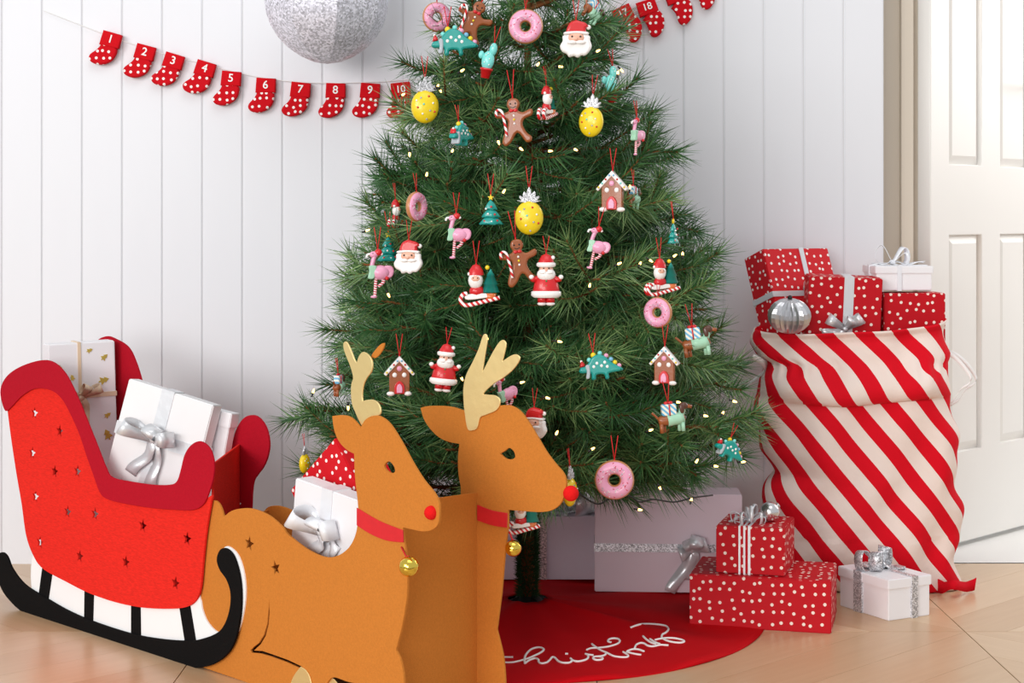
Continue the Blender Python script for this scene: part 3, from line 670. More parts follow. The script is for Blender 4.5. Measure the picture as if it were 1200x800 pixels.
# ---------------------------------------------------------------- string lights
sl_ = thing('string_lights', 'warm white string lights on black wire wound through the tree', 'string lights', T(TC))
wire = [(655, 560), (672, 572), (690, 586), (704, 590), (722, 578), (740, 582), (749, 588), (766, 585), (790, 588), (812, 583), (835, 580)]
wp = [tree_pt(x, y, .92, 0) for x, y in wire]
MB().tube(catmull([tuple(p) for p in wp], False, 5), .0017, 6).build('wire', m_dark, sl_, Matrix.Identity(4))
bulbs = [(749, 597), (773, 571), (810, 586), (838, 546), (816, 541), (870, 541), (826, 487), (847, 484), (794, 471), (762, 504), (694, 526), (652, 508), (641, 466), (611, 448), (541, 443), (560, 520), (367, 459), (408, 477), (455, 345), (513, 101), (541, 83), (516, 106), (584, 166), (530, 177), (610, 174), (644, 177), (674, 175), (630, 76), (656, 78), (728, 82), (724, 86), (472, 111), (725, 309), (750, 309), (790, 300), (800, 298), (738, 220), (762, 305), (691, 335), (570, 395), (655, 400), (480, 180), (700, 60), (590, 225), (500, 205), (430, 270), (860, 470), (715, 545)]
bl = MB().lathe([(0, .008), (.0018, .006), (.0026, .002), (.0026, -.002), (0, -.004)], 8); bme = mesh('bulb', bl.v, bl.f, True); bme.materials.append(m_bulb)
sc2 = MB().lathe([(0, -.012), (.002, -.012), (.0022, -.003), (0, -.003)], 8); sme = mesh('socket', sc2.v, sc2.f, True); sme.materials.append(m_dark)
for (x, y) in bulbs:
    M = T(tree_pt(x, y, .99, .012)) @ RX(random.uniform(-60, 60)) @ RY(random.uniform(0, 180)) @ Matrix.Scale(.85, 4)
    b_ = obj('bulb', bme, None, sl_, M); obj('socket', sme, None, b_, M)

# ---------------------------------------------------------------- ornaments
c_ = lambda n, col, r=.35, **k: mat('orn_' + n, srgb(*col), r, coat=.25, **k)
o_teal = c_('teal', (16, 150, 140), bump=.15, bscale=150); o_aqua = c_('aqua', (120, 214, 206)); o_pink = c_('pink', (232, 160, 190), bump=.3, bscale=180); o_tan = c_('tan', (190, 128, 80)); o_red = c_('red', (206, 24, 30))
o_white = c_('white', (244, 240, 236), bump=.4, bscale=140); o_skin = c_('skin', (232, 176, 150)); o_brown = c_('brown', (150, 82, 42), bump=.2, bscale=200); o_dk = c_('chocolate', (84, 48, 32)); o_yel = c_('yellow', (236, 206, 24), bump=.3, bscale=120)
o_sil = glitter_mat('orn_silver', (.7, .7, .72), 700); o_mint = c_('mint', (160, 206, 176), .7); o_blue = c_('blue', (120, 180, 214)); o_orange = c_('orange', (214, 110, 50)); o_eye = c_('black', (20, 16, 16)); o_green = c_('green', (30, 130, 70)); o_grey = c_('grey', (176, 184, 190), .7)
o_candy = stripe_mat('orn_candy', srgb(206, 24, 30), srgb(246, 242, 238), .0085, (.75, 0, .66)); o_leg = stripe_mat('orn_legstripe', srgb(200, 40, 60), srgb(246, 226, 230), .0042, (.2, 0, 1.0))
o_gift = stripe_mat('orn_giftstripe', srgb(110, 180, 214), srgb(240, 236, 220), .007, (.7, 0, .7))
MULTI = [o_red, o_white, o_aqua, o_yel, o_pink, o_blue]
I4 = Matrix.Identity(4)
def proto(name): return obj(name, None, None, None, I4)
def pl(par, name, pts, depth, mt, y=0, bev=.0012, scale=.001, smooth=True, n=4, **k):
    q_ = [(p[0] * scale, p[1] * scale) + tuple(p[2:]) for p in pts]
    return obj(name, plate(name, [sm(q_, n) if smooth else [p[:2] for p in q_]], depth, bev), mt, par, T(0, y, 0), **k)
def bl_(par, name, c, r, mt, nu=12, nv=8, **k): return MB().ball((0, 0, 0), tuple(v * .001 for v in r) if isinstance(r, tuple) else r * .001, nu=nu, nv=nv).build(name, mt, par, T(Vector(c) * .001), **k)
def tb(par, name, pts, r, mt, n=7, curve=True, **k):
    q_ = [tuple(v * .001 for v in p) for p in pts]; q_ = catmull(q_, False, 5) if curve and len(q_) > 2 else q_
    return MB().tube(q_, r * .001, n).build(name, mt, par, I4, **k)
def hang(par, top, x=0, h=42):
    m = MB(); m.tube([Vector((x, 0, top)) * .001, Vector((x - 3, 2, top + h * .5)) * .001, Vector((x - 6, 5, top + h)) * .001], .0008, 5)
    m.tube([Vector((x, 0, top)) * .001, Vector((x + 3, 2, top + h * .5)) * .001, Vector((x + 6, 5, top + h)) * .001], .0008, 5)
    m.ball(Vector((x, 0, top + 1)) * .001, .0016, nu=6, nv=5)
    m.build('ribbon_loop', m_stringred, par, I4, label='red hanging ribbon')
PR = {}
def p_donut():
    o = proto('donut_ornament')
    def tor(R, r, sy, arc=(0, 2 * PI), y=0, nu=36, nv=12):
        m = MB(); vs_ = []; fs = []
        for i in range(nu):
            t = 2 * PI * i / nu
            for j in range(nv):
                f = 2 * PI * j / nv; vs_.append(((R + r * math.cos(f)) * math.cos(t), y + r * sy * math.sin(f), (R + r * math.cos(f)) * math.sin(t)))
        for i in range(nu):
            for j in range(nv): fs.append((i * nv + j, i * nv + (j + 1) % nv, ((i + 1) % nu) * nv + (j + 1) % nv, ((i + 1) % nu) * nv + j))
        return m.add(vs_, fs)
    tor(.0215, .0125, .75).build('dough', o_tan, o, I4); ic = tor(.0215, .0108, .8, y=-.003).build('icing', o_pink, o, I4)
    groups = {}
    for i in range(54):
        t = random.uniform(0, 2 * PI); r = random.uniform(.013, .030); dd = (r - .0215) / .0108; y = -.003 - .0108 * .8 * math.sqrt(max(0, 1 - dd * dd)) - .0002
        c = Vector((r * math.cos(t), y, r * math.sin(t))); a = random.uniform(0, PI); dv = Vector((math.cos(a), 0, math.sin(a))) * .0016
        groups.setdefault(i % 3, MB()).tube([c - dv, c + dv], .0006, 5)
    for k, mt in enumerate((o_red, o_white, o_grey)): groups[k].build('sprinkles', mt, ic, I4, kind='stuff')
    hang(o, 33); return o
def p_dino():
    o = proto('dinosaur_ornament')
    b = pl(o, 'body', [(-39, -6), (-36, 1), (-28, 3), (-22, 8), (-14, 19), (-3, 23), (9, 19), (20, 8), (40, -6), (22, -10), (14, -12), (14, -20), (8, -22), (5, -13), (-8, -13), (-10, -21), (-17, -21), (-18, -10), (-27, -9), (-34, -9)], .016, o_teal, .008, .004)
    for k, (x, z_, mt) in enumerate([(-20, 14, o_aqua), (-12, 22, o_yel), (0, 25, o_aqua), (11, 20, o_pink), (19, 13, o_blue), (26, 7, o_yel), (33, 1, o_pink)]): bl_(o, 'spike', (x, 0, z_), 4.2 if k != 1 else 5.0, mt)
    for (x, z_) in [(-6, 8), (2, 3), (8, 9), (-12, 2), (12, 1)]: bl_(b, 'dot', (x, -8, z_), (2.8, 1, 2.8), o_white, 8, 6)
    pl(o, 'scarf', [(-27, 4), (-20, 5), (-19, -8), (-21, -18), (-27, -18), (-25, -6)], .019, o_grey, .0095, .002)
    h = pl(o, 'hat', [(-37, 2), (-28, 4), (-31, 11), (-34, 12)], .012, o_red, .006, .003); bl_(h, 'bobble', (-34, -1, 12), 2.4, o_white)
    hang(o, 27, -12, 34); return o
def p_cactus():
    o = proto('cactus_ornament')
    b = bl_(o, 'body', (0, 0, -2), (13, 9, 20), o_aqua); bl_(o, 'arm', (7, 0, 22), (8, 7, 13), o_aqua); bl_(o, 'arm', (-15, 0, 8), (6, 5, 8), o_aqua)
    for (x, z_) in [(-4, 8), (4, 2), (-5, -6), (5, -10), (7, 24), (4, 29), (0, 12)]: bl_(b, 'dot', (x, -8.2 if z_ < 15 else -6.5, z_), (1.4, .8, 1.4), o_white, 6, 5)
    MB().lathe([(0, -.037), (.0085, -.037), (.0115, -.021), (.013, -.021), (.013, -.017), (0, -.017)], 14, sy=.8).build('pot', o_red, o, I4)
    hang(o, 33, 7, 36); return o
def p_face():
    o = proto('bearded_face_ornament')
    pl(o, 'beard', [(-22, 8), (-26, -4), (-31, -14), (-27, -24), (-18, -29), (-13, -35), (-4, -33), (3, -36), (10, -32), (17, -32), (24, -26), (30, -15), (27, -3), (22, 8)], .016, o_white, .006, .005)
    f = bl_(o, 'face', (0, -8, 2), (17, 6, 10), o_skin)
    for s_ in (-1, 1): bl_(f, 'eye', (s_ * 8, -14, 4), (2, 1.2, 2), o_eye, 8, 6); bl_(o, 'moustache', (s_ * 8, -12.5, -7), (10, 4, 4), o_white)
    bl_(f, 'nose', (0, -14.5, -1), (3, 2.5, 2.6), o_skin)
    h = pl(o, 'hat', [(-20, 10, 1), (-18, 20), (-12, 31), (-1, 36), (9, 34), (18, 31), (24, 24), (19, 21), (20, 10, 1)], .018, o_red, .007, .005)
    pl(h, 'brim', [(-22, 8), (-22, 13), (0, 15), (22, 13), (22, 8), (0, 10)], .022, o_white, .009, .003); bl_(h, 'bobble', (24, -2, 23), 4.8, o_white)
    hang(o, 36); return o
def p_ginger():
    o = proto('gingerbread_man_ornament')
    b = pl(o, 'body', [(-11, 30), (-8, 39), (0, 42), (9, 39), (12, 30), (8, 21), (16, 16), (30, 21), (34, 16), (31, 9), (18, 4), (14, -6), (20, -20), (28, -28), (26, -36), (17, -36), (4, -19), (-8, -34), (-18, -41), (-24, -35), (-20, -20), (-13, -6), (-13, 4), (-24, 8), (-32, 10), (-31, 19), (-18, 17), (-8, 21)], .011, o_brown, .0055, .004)
    for s_ in (-1, 1): bl_(b, 'eye', (s_ * 4.5, -6, 32), 1.5, o_eye, 8, 6); bl_(b, 'bow_tie', (s_ * 3.6, -6, 20), (4, 2, 3), o_red, 8, 6)
    for z_, mt in ((11, o_white), (4, o_yel), (-3, o_white)): bl_(b, 'button', (0, -6, z_), 2.1, mt, 8, 6)
    tb(b, 'smile', [(-5, -5.6, 27), (0, -5.8, 25), (5, -5.6, 27)], .7, o_eye)
    tb(o, 'candy_cane', [(-30, -8, 12), (-30, -8, 20), (-25, -8, 23), (-20, -8, 19), (-18, -8, 8), (-16, -8, -8), (-15, -8, -24)], 2.5, o_candy)
    hang(o, 42, 0, 50); return o
def p_house():
    o = proto('gingerbread_house_ornament')
    b = pl(o, 'wall', [(-19, -34, 1), (19, -34, 1), (19, 8, 1), (0, 30, 1), (-19, 8, 1)], .018, o_brown, .009, .0015, smooth=False)
    for s_ in (-1, 1):
        r = pl(o, 'roof', [(0, 37), (s_ * 29, 4), (s_ * 25, 0), (0, 27)], .024, o_white, .012, .002, smooth=False)
        for k, mt in enumerate((o_blue, o_red, o_aqua, o_yel)): bl_(r, 'sweet', (s_ * (4 + 6.5 * k), -12.5, 28.5 - 7.2 * k), 2, mt, 8, 6)
    d = pl(o, 'door', [(-9, -33, 1), (9, -33, 1), (9, -18), (0, -9), (-9, -18)], .005, o_red, -.008, .001); pl(d, 'door_panel', [(-5, -31, 1), (5, -31, 1), (5, -20), (0, -14), (-5, -20)], .003, o_pink, -.0125, .0008)
    for x in (-9, 9): bl_(o, 'window', (x, -9, 2), (4.6, 1.6, 4.6), o_white, 8, 6)
    bl_(o, 'sweet', (0, -9.5, 14), (5, 2, 5), o_pink)
    for s_ in (-1, 1): bl_(o, 'icing_drift', (s_ * 16, -7, -33), (8, 6, 4.5), o_white)
    hang(o, 36); return o
def p_pine():
    o = proto('pineapple_ornament')
    b = MB().ball((0, 0, -.008), (.0265, .015, .0315), nu=24, nv=16).build('fruit', o_yel, o, I4)
    for k in range(7):
        z_ = -8 + (k - 3) * 8.2
        w_ = math.sqrt(max(0, 1 - ((z_ + 8) / 31.5) ** 2)) * 26.5
    for (x, z_, i) in [(-9, 8, 0), (6, 11, 1), (14, -2, 2), (-4, -4, 3), (-15, -10, 1), (8, -16, 0), (-6, -22, 2), (17, -18, 1), (-17, 3, 2), (2, -32, 0)]:
        y = -15 * math.sqrt(max(0, 1 - (x / 26.5) ** 2 - ((z_ + 8) / 31.5) ** 2)); bl_(b, 'stud', (x, y, z_), 2.1, (o_sil, o_red, o_white, o_aqua)[i], 8, 6)
    for (x, tz, l) in [(-17, 33, 1), (-9, 41, 1), (0, 50, 1), (10, 42, 1), (18, 33, 1), (-22, 24, 1), (22, 24, 1)]:
        pl(o, 'leaf', [(x * .35 - 4, 20), (x * .8 - 4.4, tz * .6 + 9), (x, tz, 1), (x * .8 + 4.4, tz * .6 + 9), (x * .35 + 4, 20)], .006, o_sil, .003 - abs(x) * .0001, .001)
    hang(o, 42, 0, 46); return o
def p_tree():
    o = proto('little_tree_ornament')
    for k, (z0, r, h) in enumerate(((-26, 24, 22), (-12, 19, 20), (3, 13, 20))):
        m = MB(); prof = [(0, z0), (r * .8, z0 - 1), (r, z0 + 1), (r * .55, z0 + h * .55), (0, z0 + h)]
        vs_ = []; fs = []; n = 20
        for (rr, zz) in prof:
            for i in range(n):
                t = 2 * PI * i / n; q_ = rr * (1 + .10 * math.cos(5 * t)); vs_.append((q_ * math.cos(t) * .001, q_ * math.sin(t) * .00055, (zz - (2 * math.cos(5 * t) if rr == r else 0)) * .001))
        for j in range(4):
            for i in range(n): fs.append((j * n + i, j * n + (i + 1) % n, (j + 1) * n + (i + 1) % n, (j + 1) * n + i))
        m.add(vs_, fs).build('foliage_tier', o_teal, o, I4)
    obj('star', plate('star', [star((0, .026), .0068)], .005, .0008), o_yel, o, T(0, .0025, 0))
    for (x, z_, mt) in [(-12, -20, o_red), (2, -21, o_white), (13, -19, o_red), (-5, -6, o_white), (8, -7, o_red), (1, 8, o_red), (-9, 4, o_white)]: bl_(o, 'bauble', (x, -10 + abs(x) * .25, z_), 2.2, mt, 8, 6)
    hang(o, 31, 0, 42); return o
def p_flam():
    o = proto('flamingo_ornament')
    b = bl_(o, 'body', (6, 0, -2), (18, 10, 13), o_pink); pl(o, 'tail', [(12, 8), (24, 10), (30, 2), (26, -10), (14, -12)], .010, o_pink, .005, .003)
    tb(o, 'neck', [(-4, 0, -4), (-9, 0, 8), (-7, 0, 20), (-4, 0, 29)], 4.2, o_pink); hd = bl_(o, 'head', (-6, 0, 30), (8, 5.5, 6), o_pink)
    tb(hd, 'beak', [(-11, 0, 31), (-17, 0, 30), (-19, 0, 25)], 2.2, o_white); bl_(hd, 'eye', (-8, -5, 32), 1.1, o_eye, 6, 5)
    h = bl_(o, 'hat', (2, 0, 34), (7, 6, 6), o_red); bl_(h, 'bobble', (8, 0, 31), 2.6, o_white)
    pl(o, 'scarf', [(-14, 10), (-2, 10), (-3, 0), (-6, -12), (-16, -12), (-14, 0)], .014, o_mint, .007, .002)
    tb(o, 'leg', [(-2, 0, -12), (-3, 0, -28), (-4, 0, -44)], 3.0, o_leg); tb(o, 'leg', [(8, 0, -12), (12, 0, -18), (2, 0, -27)], 3.0, o_leg); bl_(o, 'foot', (-6, -1, -45), (6, 3.6, 2.6), o_pink)
    bl_(o, 'bauble', (17, -6, -12), 3.4, o_red)
    hang(o, 39, 1, 40); return o
def p_stand():
    o = proto('bearded_man_ornament')
    b = MB().lathe([(0, -.030), (.021, -.030), (.0255, -.018), (.023, -.004), (.016, .010), (.010, .016), (0, .016)], 20, sy=.7).build('coat', o_red, o, I4)
    MB().lathe([(.024, -.030), (.029, -.026), (.0285, -.019), (.0245, -.017)], 20, sy=.72).build('coat_trim', o_white, b, I4)
    for s_ in (-1, 1):
        tb(o, 'arm', [(s_ * 14, 0, 8), (s_ * 22, -1, 4), (s_ * 27, -3, 6)], 5.2, o_red); bl_(o, 'cuff', (s_ * 28, -3, 9), (5, 5, 4.5), o_white)
        tb(o, 'leg', [(s_ * 8, 0, -28), (s_ * 8, 0, -39)], 8.4, o_red, 12); bl_(o, 'boot', (s_ * 8, -1, -42), (9, 8, 4), o_white)
    f = bl_(o, 'head', (0, -2, 22), (14, 12, 13), o_skin); bl_(o, 'beard', (0, -6, 14), (18, 11, 13), o_white)
    for s_ in (-1, 1): bl_(f, 'eye', (s_ * 5, -13.5, 26), 1.5, o_eye, 6, 5); bl_(o, 'moustache', (s_ * 6, -15, 18), (7, 3, 3), o_white)
    bl_(f, 'nose', (0, -15, 22), 2.4, o_skin, 8, 6)
    h = MB().lathe([(.016, .030), (.0145, .040), (.009, .050), (0, .054)], 16, sy=.85).build('hat', o_red, o, I4)
    MB().lathe([(.0155, .028), (.0185, .030), (.0185, .035), (.0155, .037)], 16, sy=.9).build('hat_brim', o_white, h, I4); bl_(h, 'bobble', (13, -2, 46), 4, o_white)
    for z_ in (2, -7): bl_(b, 'button', (0, -15, z_), 1.8, o_green, 8, 6)
    hang(o, 53, 0, 34); return o
def p_sled():
    o = proto('candy_cane_sled_ornament')
    for y in (-6, 7): tb(o, 'candy_runner', [(36, y, -20), (20, y, -24), (0, y, -29), (-22, y, -34), (-33, y, -32), (-37, y, -23), (-32, y, -14), (-24, y, -13)], 4.0, o_candy, 9)
    pl(o, 'seat', [(-24, -24), (22, -18), (22, -12), (-24, -14)], .016, o_white, .008, .002)
    bl_(o, 'coat', (-7, 0, -8), (14, 10, 12), o_red); f = bl_(o, 'beard', (-9, -3, 12), (14, 11, 16), o_white); bl_(f, 'face', (-9, -9, 15), (9, 6, 7), o_skin)
    for s_ in (-1, 1): bl_(f, 'eye', (-9 + s_ * 4, -14.5, 17), 1.2, o_eye, 6, 5)
    h = MB().lathe([(.0145, .022), (.013, .031), (.007, .040), (0, .043)], 14, (-.008, 0, 0), .8).build('hat', o_red, o, I4); bl_(h, 'bobble', (-21, -2, 24), 3.4, o_white)
    MB().lathe([(0, -.008), (.017, -.010), (.011, .006), (.014, .005), (.006, .022), (.008, .021), (0, .034)], 14, (.019, .002, 0), .7).build('tree', o_teal, o, I4)
    MB().lathe([(0, -.026), (.008, -.026), (.011, -.012), (0, -.012)], 12, (.019, -.002, 0), .8).build('tree_pot', o_orange, o, I4)
    bl_(o, 'tree_star', (13, -2, 36), 4.4, o_yel, 8, 6); hang(o, 42, -8, 44); return o
def p_dog():
    o = proto('dachshund_ornament')
    b = MB().tube([Vector(v) * .001 for v in ((-24, 0, -4), (-20, 0, -3), (0, 0, -2), (18, 0, 0), (23, 0, 2))], lambda t: .0095 * (.55 + .45 * math.sin(PI * min(1, max(0, .12 + t * .76)))), 12).build('body', o_brown, o, I4)
    MB().tube([Vector(v) * .001 for v in ((-8, 0, -3), (2, 0, -2), (14, 0, -1), (21, 0, 1))], lambda t: .0112 - .001 * t, 12).build('sweater', o_mint, o, I4)
    tb(o, 'neck', [(17, 0, 4), (20, 0, 12), (21, 0, 18)], 6, o_mint); hd = bl_(o, 'head', (23, 0, 20), (9, 6.5, 7), o_dk); tb(hd, 'muzzle', [(27, 0, 20), (38, 0, 17)], 3.4, o_brown); bl_(hd, 'ear', (19, -6, 16), (4.5, 2, 9), o_dk); bl_(hd, 'nose', (39, 0, 18), 1.8, o_eye, 6, 5)
    for x in (-20, -14, 14, 19): tb(o, 'leg', [(x, (-4 if x in (-20, 19) else 4), -8), (x, (-4 if x in (-20, 19) else 4), -24)], 4 if x < 0 else 3.6, o_brown if x < 0 else o_mint)
    tb(o, 'tail', [(-23, 0, 0), (-29, 0, 7), (-35, 0, 13)], 2.2, o_brown)
    g_ = obj('present', box_mesh('present', (-.004, 0, .016), (.026, .014, .020)), o_gift, o, I4); bl_(g_, 'present_bow', (-8, 0, 28), (4.5, 3, 3), o_red, 8, 6); bl_(g_, 'present_bow', (0, 0, 28), (4.5, 3, 3), o_red, 8, 6); tb(g_, 'present_ribbon', [(-4, -7.6, 6), (-4, -7.6, 26)], 1.3, o_red)
    hang(o, 28, -4, 40); return o
PR = dict(donut=p_donut(), dino=p_dino(), cactus=p_cactus(), face=p_face(), ginger=p_ginger(), house=p_house(), pine=p_pine(), tree=p_tree(), flam=p_flam(), stand=p_stand(), sled=p_sled(), dog=p_dog())
GROUP = dict(donut='pink doughnut ornaments', dino='teal dinosaur ornaments', cactus='cactus ornaments', face='bearded face ornaments', ginger='gingerbread man ornaments', house='gingerbread house ornaments', pine='pineapple ornaments', tree='little teal tree ornaments', flam='pink flamingo ornaments', stand='standing bearded man ornaments', sled='candy cane sled ornaments', dog='dachshund ornaments')
# kind, px, py, scale, yaw, tilt, label
ORN = [
    ('donut', 512, 20, .80, 20, 0, 'pink doughnut ornament half behind needles, leftmost at the top of the tree'),
    ('dino', 533, 50, .92, 0, 0, 'teal dinosaur ornament with bobble spikes high on the tree beside two doughnuts'),
    ('ginger', 553, 27, .85, 10, 25, 'gingerbread man ornament half hidden above the teal dinosaur at the top'),
    ('cactus', 572, 70, .62, -10, 10, 'aqua cactus ornament just right of the upper teal dinosaur'),
    ('donut', 616, 31, .93, -8, 0, 'pink sprinkled doughnut ornament at the top, left of the bearded face'),
    ('face', 675, 46, .92, 0, 0, 'bearded face ornament with red hat near the top of the tree'),
    ('dog', 694, 14, .70, 40, 40, 'brown dachshund ornament at the very top right of the tree'),
    ('cactus', 716, 98, .62, 30, -5, 'teal cactus ornament in a red pot near the upper right edge'),
    ('pine', 498, 120, .93, 10, 0, 'yellow pineapple ornament at the upper left next to the tenth stocking'),
    ('ginger', 603, 143, .88, -5, -5, 'gingerbread man ornament with candy cane in the upper middle'),
    ('sled', 642, 122, .70, 65, 0, 'candy cane sled ornament seen edge on, right of the upper gingerbread man'),
    ('pine', 693, 138, .86, -25, 4, 'yellow pineapple ornament at the upper right, partly behind needles'),
    ('dino', 541, 158, .75, 60, 0, 'small teal dinosaur ornament turned end on, left of the upper gingerbread man'),
    ('flam', 746, 158, .68, 50, 0, 'pink flamingo ornament at the upper right edge of the tree'),
    ('house', 718, 224, .85, -15, 0, 'gingerbread house ornament with white roof on the upper right side'),
    ('dog', 742, 232, .68, 60, 10, 'dachshund ornament half hidden behind the upper gingerbread house'),
    ('pine', 620, 250, .95, 0, 0, 'yellow pineapple ornament in the very middle of the tree'),
    ('tree', 575, 247, .82, 0, 0, 'little teal tree ornament left of the middle pineapple'),
    ('flam', 534, 274, .82, 0, 0, 'pink flamingo ornament with striped legs below left of the little teal tree'),
    ('donut', 488, 242, .80, 55, 0, 'pale doughnut ornament turned sideways above the left bearded face'),
    ('sled', 465, 252, .60, 70, 0, 'tiny edge on sled ornament left of the sideways doughnut'),
    ('tree', 455, 290, .80, 25, 0, 'little teal tree ornament behind the left bearded face'),
    ('flam', 442, 318, .88, 10, 0, 'pink flamingo ornament furthest left on the tree'),
    ('face', 479, 301, .84, -5, 0, 'bearded face ornament with red hat on the left side'),
    ('sled', 563, 336, .86, 0, 0, 'candy cane sled ornament with bearded rider and tree in the middle left'),
    ('ginger', 608, 308, .88, 5, -8, 'dark gingerbread man ornament left of the standing bearded man'),
    ('stand', 640, 330, .88, 0, 0, 'standing bearded man ornament in red coat at the centre'),
    ('flam', 698, 288, .78, -5, 8, 'pink flamingo ornament with striped legs on the right of centre'),
    ('tree', 789, 272, .68, 70, 0, 'narrow teal tree ornament seen edge on at the right edge'),
    ('sled', 777, 326, .76, 20, 0, 'candy cane sled ornament on the right side above a doughnut'),
    ('donut', 771, 366, .82, -30, 0, 'dusky pink doughnut ornament on the right side below a sled'),
    ('dog', 816, 401, .92, -5, -8, 'dachshund ornament carrying a gift at the far right edge'),
    ('house', 779, 428, .80, -15, 0, 'gingerbread house ornament among needles on the lower right'),
    ('dino', 704, 430, .86, -5, -4, 'teal dinosaur ornament with yellow top in the lower right middle'),
    ('house', 468, 440, .82, 5, 0, 'gingerbread house ornament on the lower left beside gold antlers'),
    ('stand', 521, 433, .82, 5, 6, 'standing bearded man ornament between the two gold antlers'),
    ('dog', 397, 452, .66, 75, 0, 'end on dachshund ornament at the far left beside the near antler'),
    ('flam', 592, 462, .74, 30, -20, 'pink flamingo ornament peeking out behind the bright gold antler'),
    ('face', 626, 496, .80, -20, 0, 'bearded face ornament half hidden by the far reindeer head'),
    ('dog', 787, 490, .90, 8, -5, 'dachshund ornament carrying a gift low on the right side'),
    ('dino', 855, 528, .68, 25, 30, 'dark teal dinosaur ornament tilted at the lowest right branch tip'),
    ('donut', 720, 562, 1.05, -5, 0, 'large pink doughnut ornament hanging lowest above the mauve box'),
    ('pine', 668, 572, .80, 72, 0, 'yellow pineapple ornament edge on beside the far reindeer nose'),
    ('sled', 614, 606, .70, 10, 0, 'candy cane sled ornament under the far reindeer jaw'),
    ('pine', 357, 540, .55, 70, 0, 'slim pale pineapple ornament at the lowest left branch tip'),
]
KS = dict(donut=1.03, dino=1.2, cactus=1.5, face=1.04, ginger=1.2, house=1.2, pine=1.05, tree=1.15, flam=1.18, stand=1.1, sled=1.15, dog=1.15)
used = set()
for (k, x, y, s_, yaw, tilt, lab) in ORN:
    p = tree_pt(x, y, .97, -.03 if (x, y) in ((553, 27), (512, 20), (694, 14), (716, 98), (742, 232), (455, 290), (465, 252)) else .035)
    s_ *= p.y / 3.15 * KS[k]
    M = T(p) @ RZ(yaw) @ RY(tilt) @ Matrix.Scale(s_, 4)
    if k not in used:
        o = PR[k]; o.matrix_basis = M; o['label'] = lab; used.add(k)
    else: o = copy_tree(PR[k], M, lab)
    o['category'] = 'ornament'; o['group'] = GROUP[k]

# ---------------------------------------------------------------- stocking garland and lantern
GY = WY - .022
gl = [(50, 12), (122, 40), (163, 54), (199, 65), (236, 74), (270, 83), (308, 91), (350, 96), (391, 97), (432, 96), (467, 94), (540, 85), (640, 55), (725, 22), (760, 6), (795, -9), (830, -24)]
gp = [P(x, y, GY) + Vector((0, .008 if i else .012, 0)) for i, (x, y) in enumerate(gl)]
MB().tube(catmull([tuple(p) for p in gp], False, 4), .0011, 5).build('garland_string', m_string, None, None, label='thin white string along the wall carrying numbered red stockings', category='string')
foot = sm([(-20, 6, 1), (20, 6, 1), (22, -10), (17, -28), (4, -41), (-14, -48), (-32, -46), (-40, -37), (-38, -27), (-28, -15), (-22, -4)], 4)
cuff = [(-23, 36, 1), (23, 36, 1), (24, 2, 1), (-24, 0, 1)]
foot_me = plate('foot', [[(x * .001, z_ * .001) for x, z_ in foot]], .014, .005); foot_me.materials.append(m_sockdots)
cuff_me = plate('cuff', [[(x * .001, z_ * .001) for x, z_, *_ in cuff]], .018, .003); cuff_me.materials.append(m_sockcuff)
WORDS = dict(zip('1 2 3 4 5 6 7 8 9 10 17 18 19 20'.split(), 'one two three four five six seven eight nine ten seventeen eighteen nineteen twenty'.split()))
SK = [('1', 122, 58, 16), ('2', 162, 73, 15), ('3', 195, 83, 17), ('4', 232, 92, 17), ('5', 265, 104, 5), ('6', 306, 112, 3), ('7', 346, 117, 6), ('8', 388, 118, 2), ('9', 428, 118, 4), ('10', 466, 117, -6), ('17', 730, 27, -25), ('18', 757, 20, -18), ('19', 790, 6, -20), ('20', 816, -12, -22)]
for (t_, x, y, rot) in SK:
    M = T(P(x + 5, y, GY)) @ RY(rot) @ T(0, .008, .006)
    pos = 'left of the tree' if int(t_) <= 10 else 'right of the tree'
    s_ = thing('stocking', 'red dotted stocking numbered %s on the garland %s' % (WORDS[t_], pos), 'stocking', M, 'numbered stockings on the garland')
    f_ = obj('foot', foot_me, None, s_, M @ (Matrix.Rotation(math.radians(-38), 4, 'Y') if int(t_) > 10 else I4)); cf = obj('cuff', cuff_me, None, s_, M @ T(0, .002, 0))
    obj('numeral', text_mesh(t_, .027 if len(t_) == 1 else .024, .001), m_white, cf, M @ T(0, -.0166, .019), label='white number')
LC = P(383, -1, 3.9); Rl = 73.5 * 3.9 / F
lt = thing('paper_lantern', 'round silver glitter lantern hanging on the wall above the stockings', 'lantern', T(LC))
lm = MB(); ng, nv = 8, 14
for kseg in range(ng):
    vs_ = []; fs = []; a0, a1 = 2 * PI * (kseg + .35) / ng, 2 * PI * (kseg + 1.35) / ng
    for j in range(nv + 1):
        ph = PI * j / nv
        for i in range(5):
            t = i / 4; a = a0 + (a1 - a0) * t
            rr = Rl * math.sin(ph) * math.cos(PI / ng * .8) / math.cos((t - .5) * 2 * PI / ng * .8); vs_.append((rr * math.cos(a), rr * math.sin(a), Rl * math.cos(ph) * (1.0 + .03 * abs(math.cos(ph)) ** 12)))
    for j in range(nv):
        for i in range(4): fs.append((j * 5 + i, (j + 1) * 5 + i, (j + 1) * 5 + i + 1, j * 5 + i + 1))
    MB().add(vs_, fs).build('gore', m_lantern, lt, T(LC))
MB().tube([LC + Vector((0, 0, Rl)), LC + Vector((0, 0, 1.2))], .001, 5).build('hanging_thread', m_string, lt, I4)

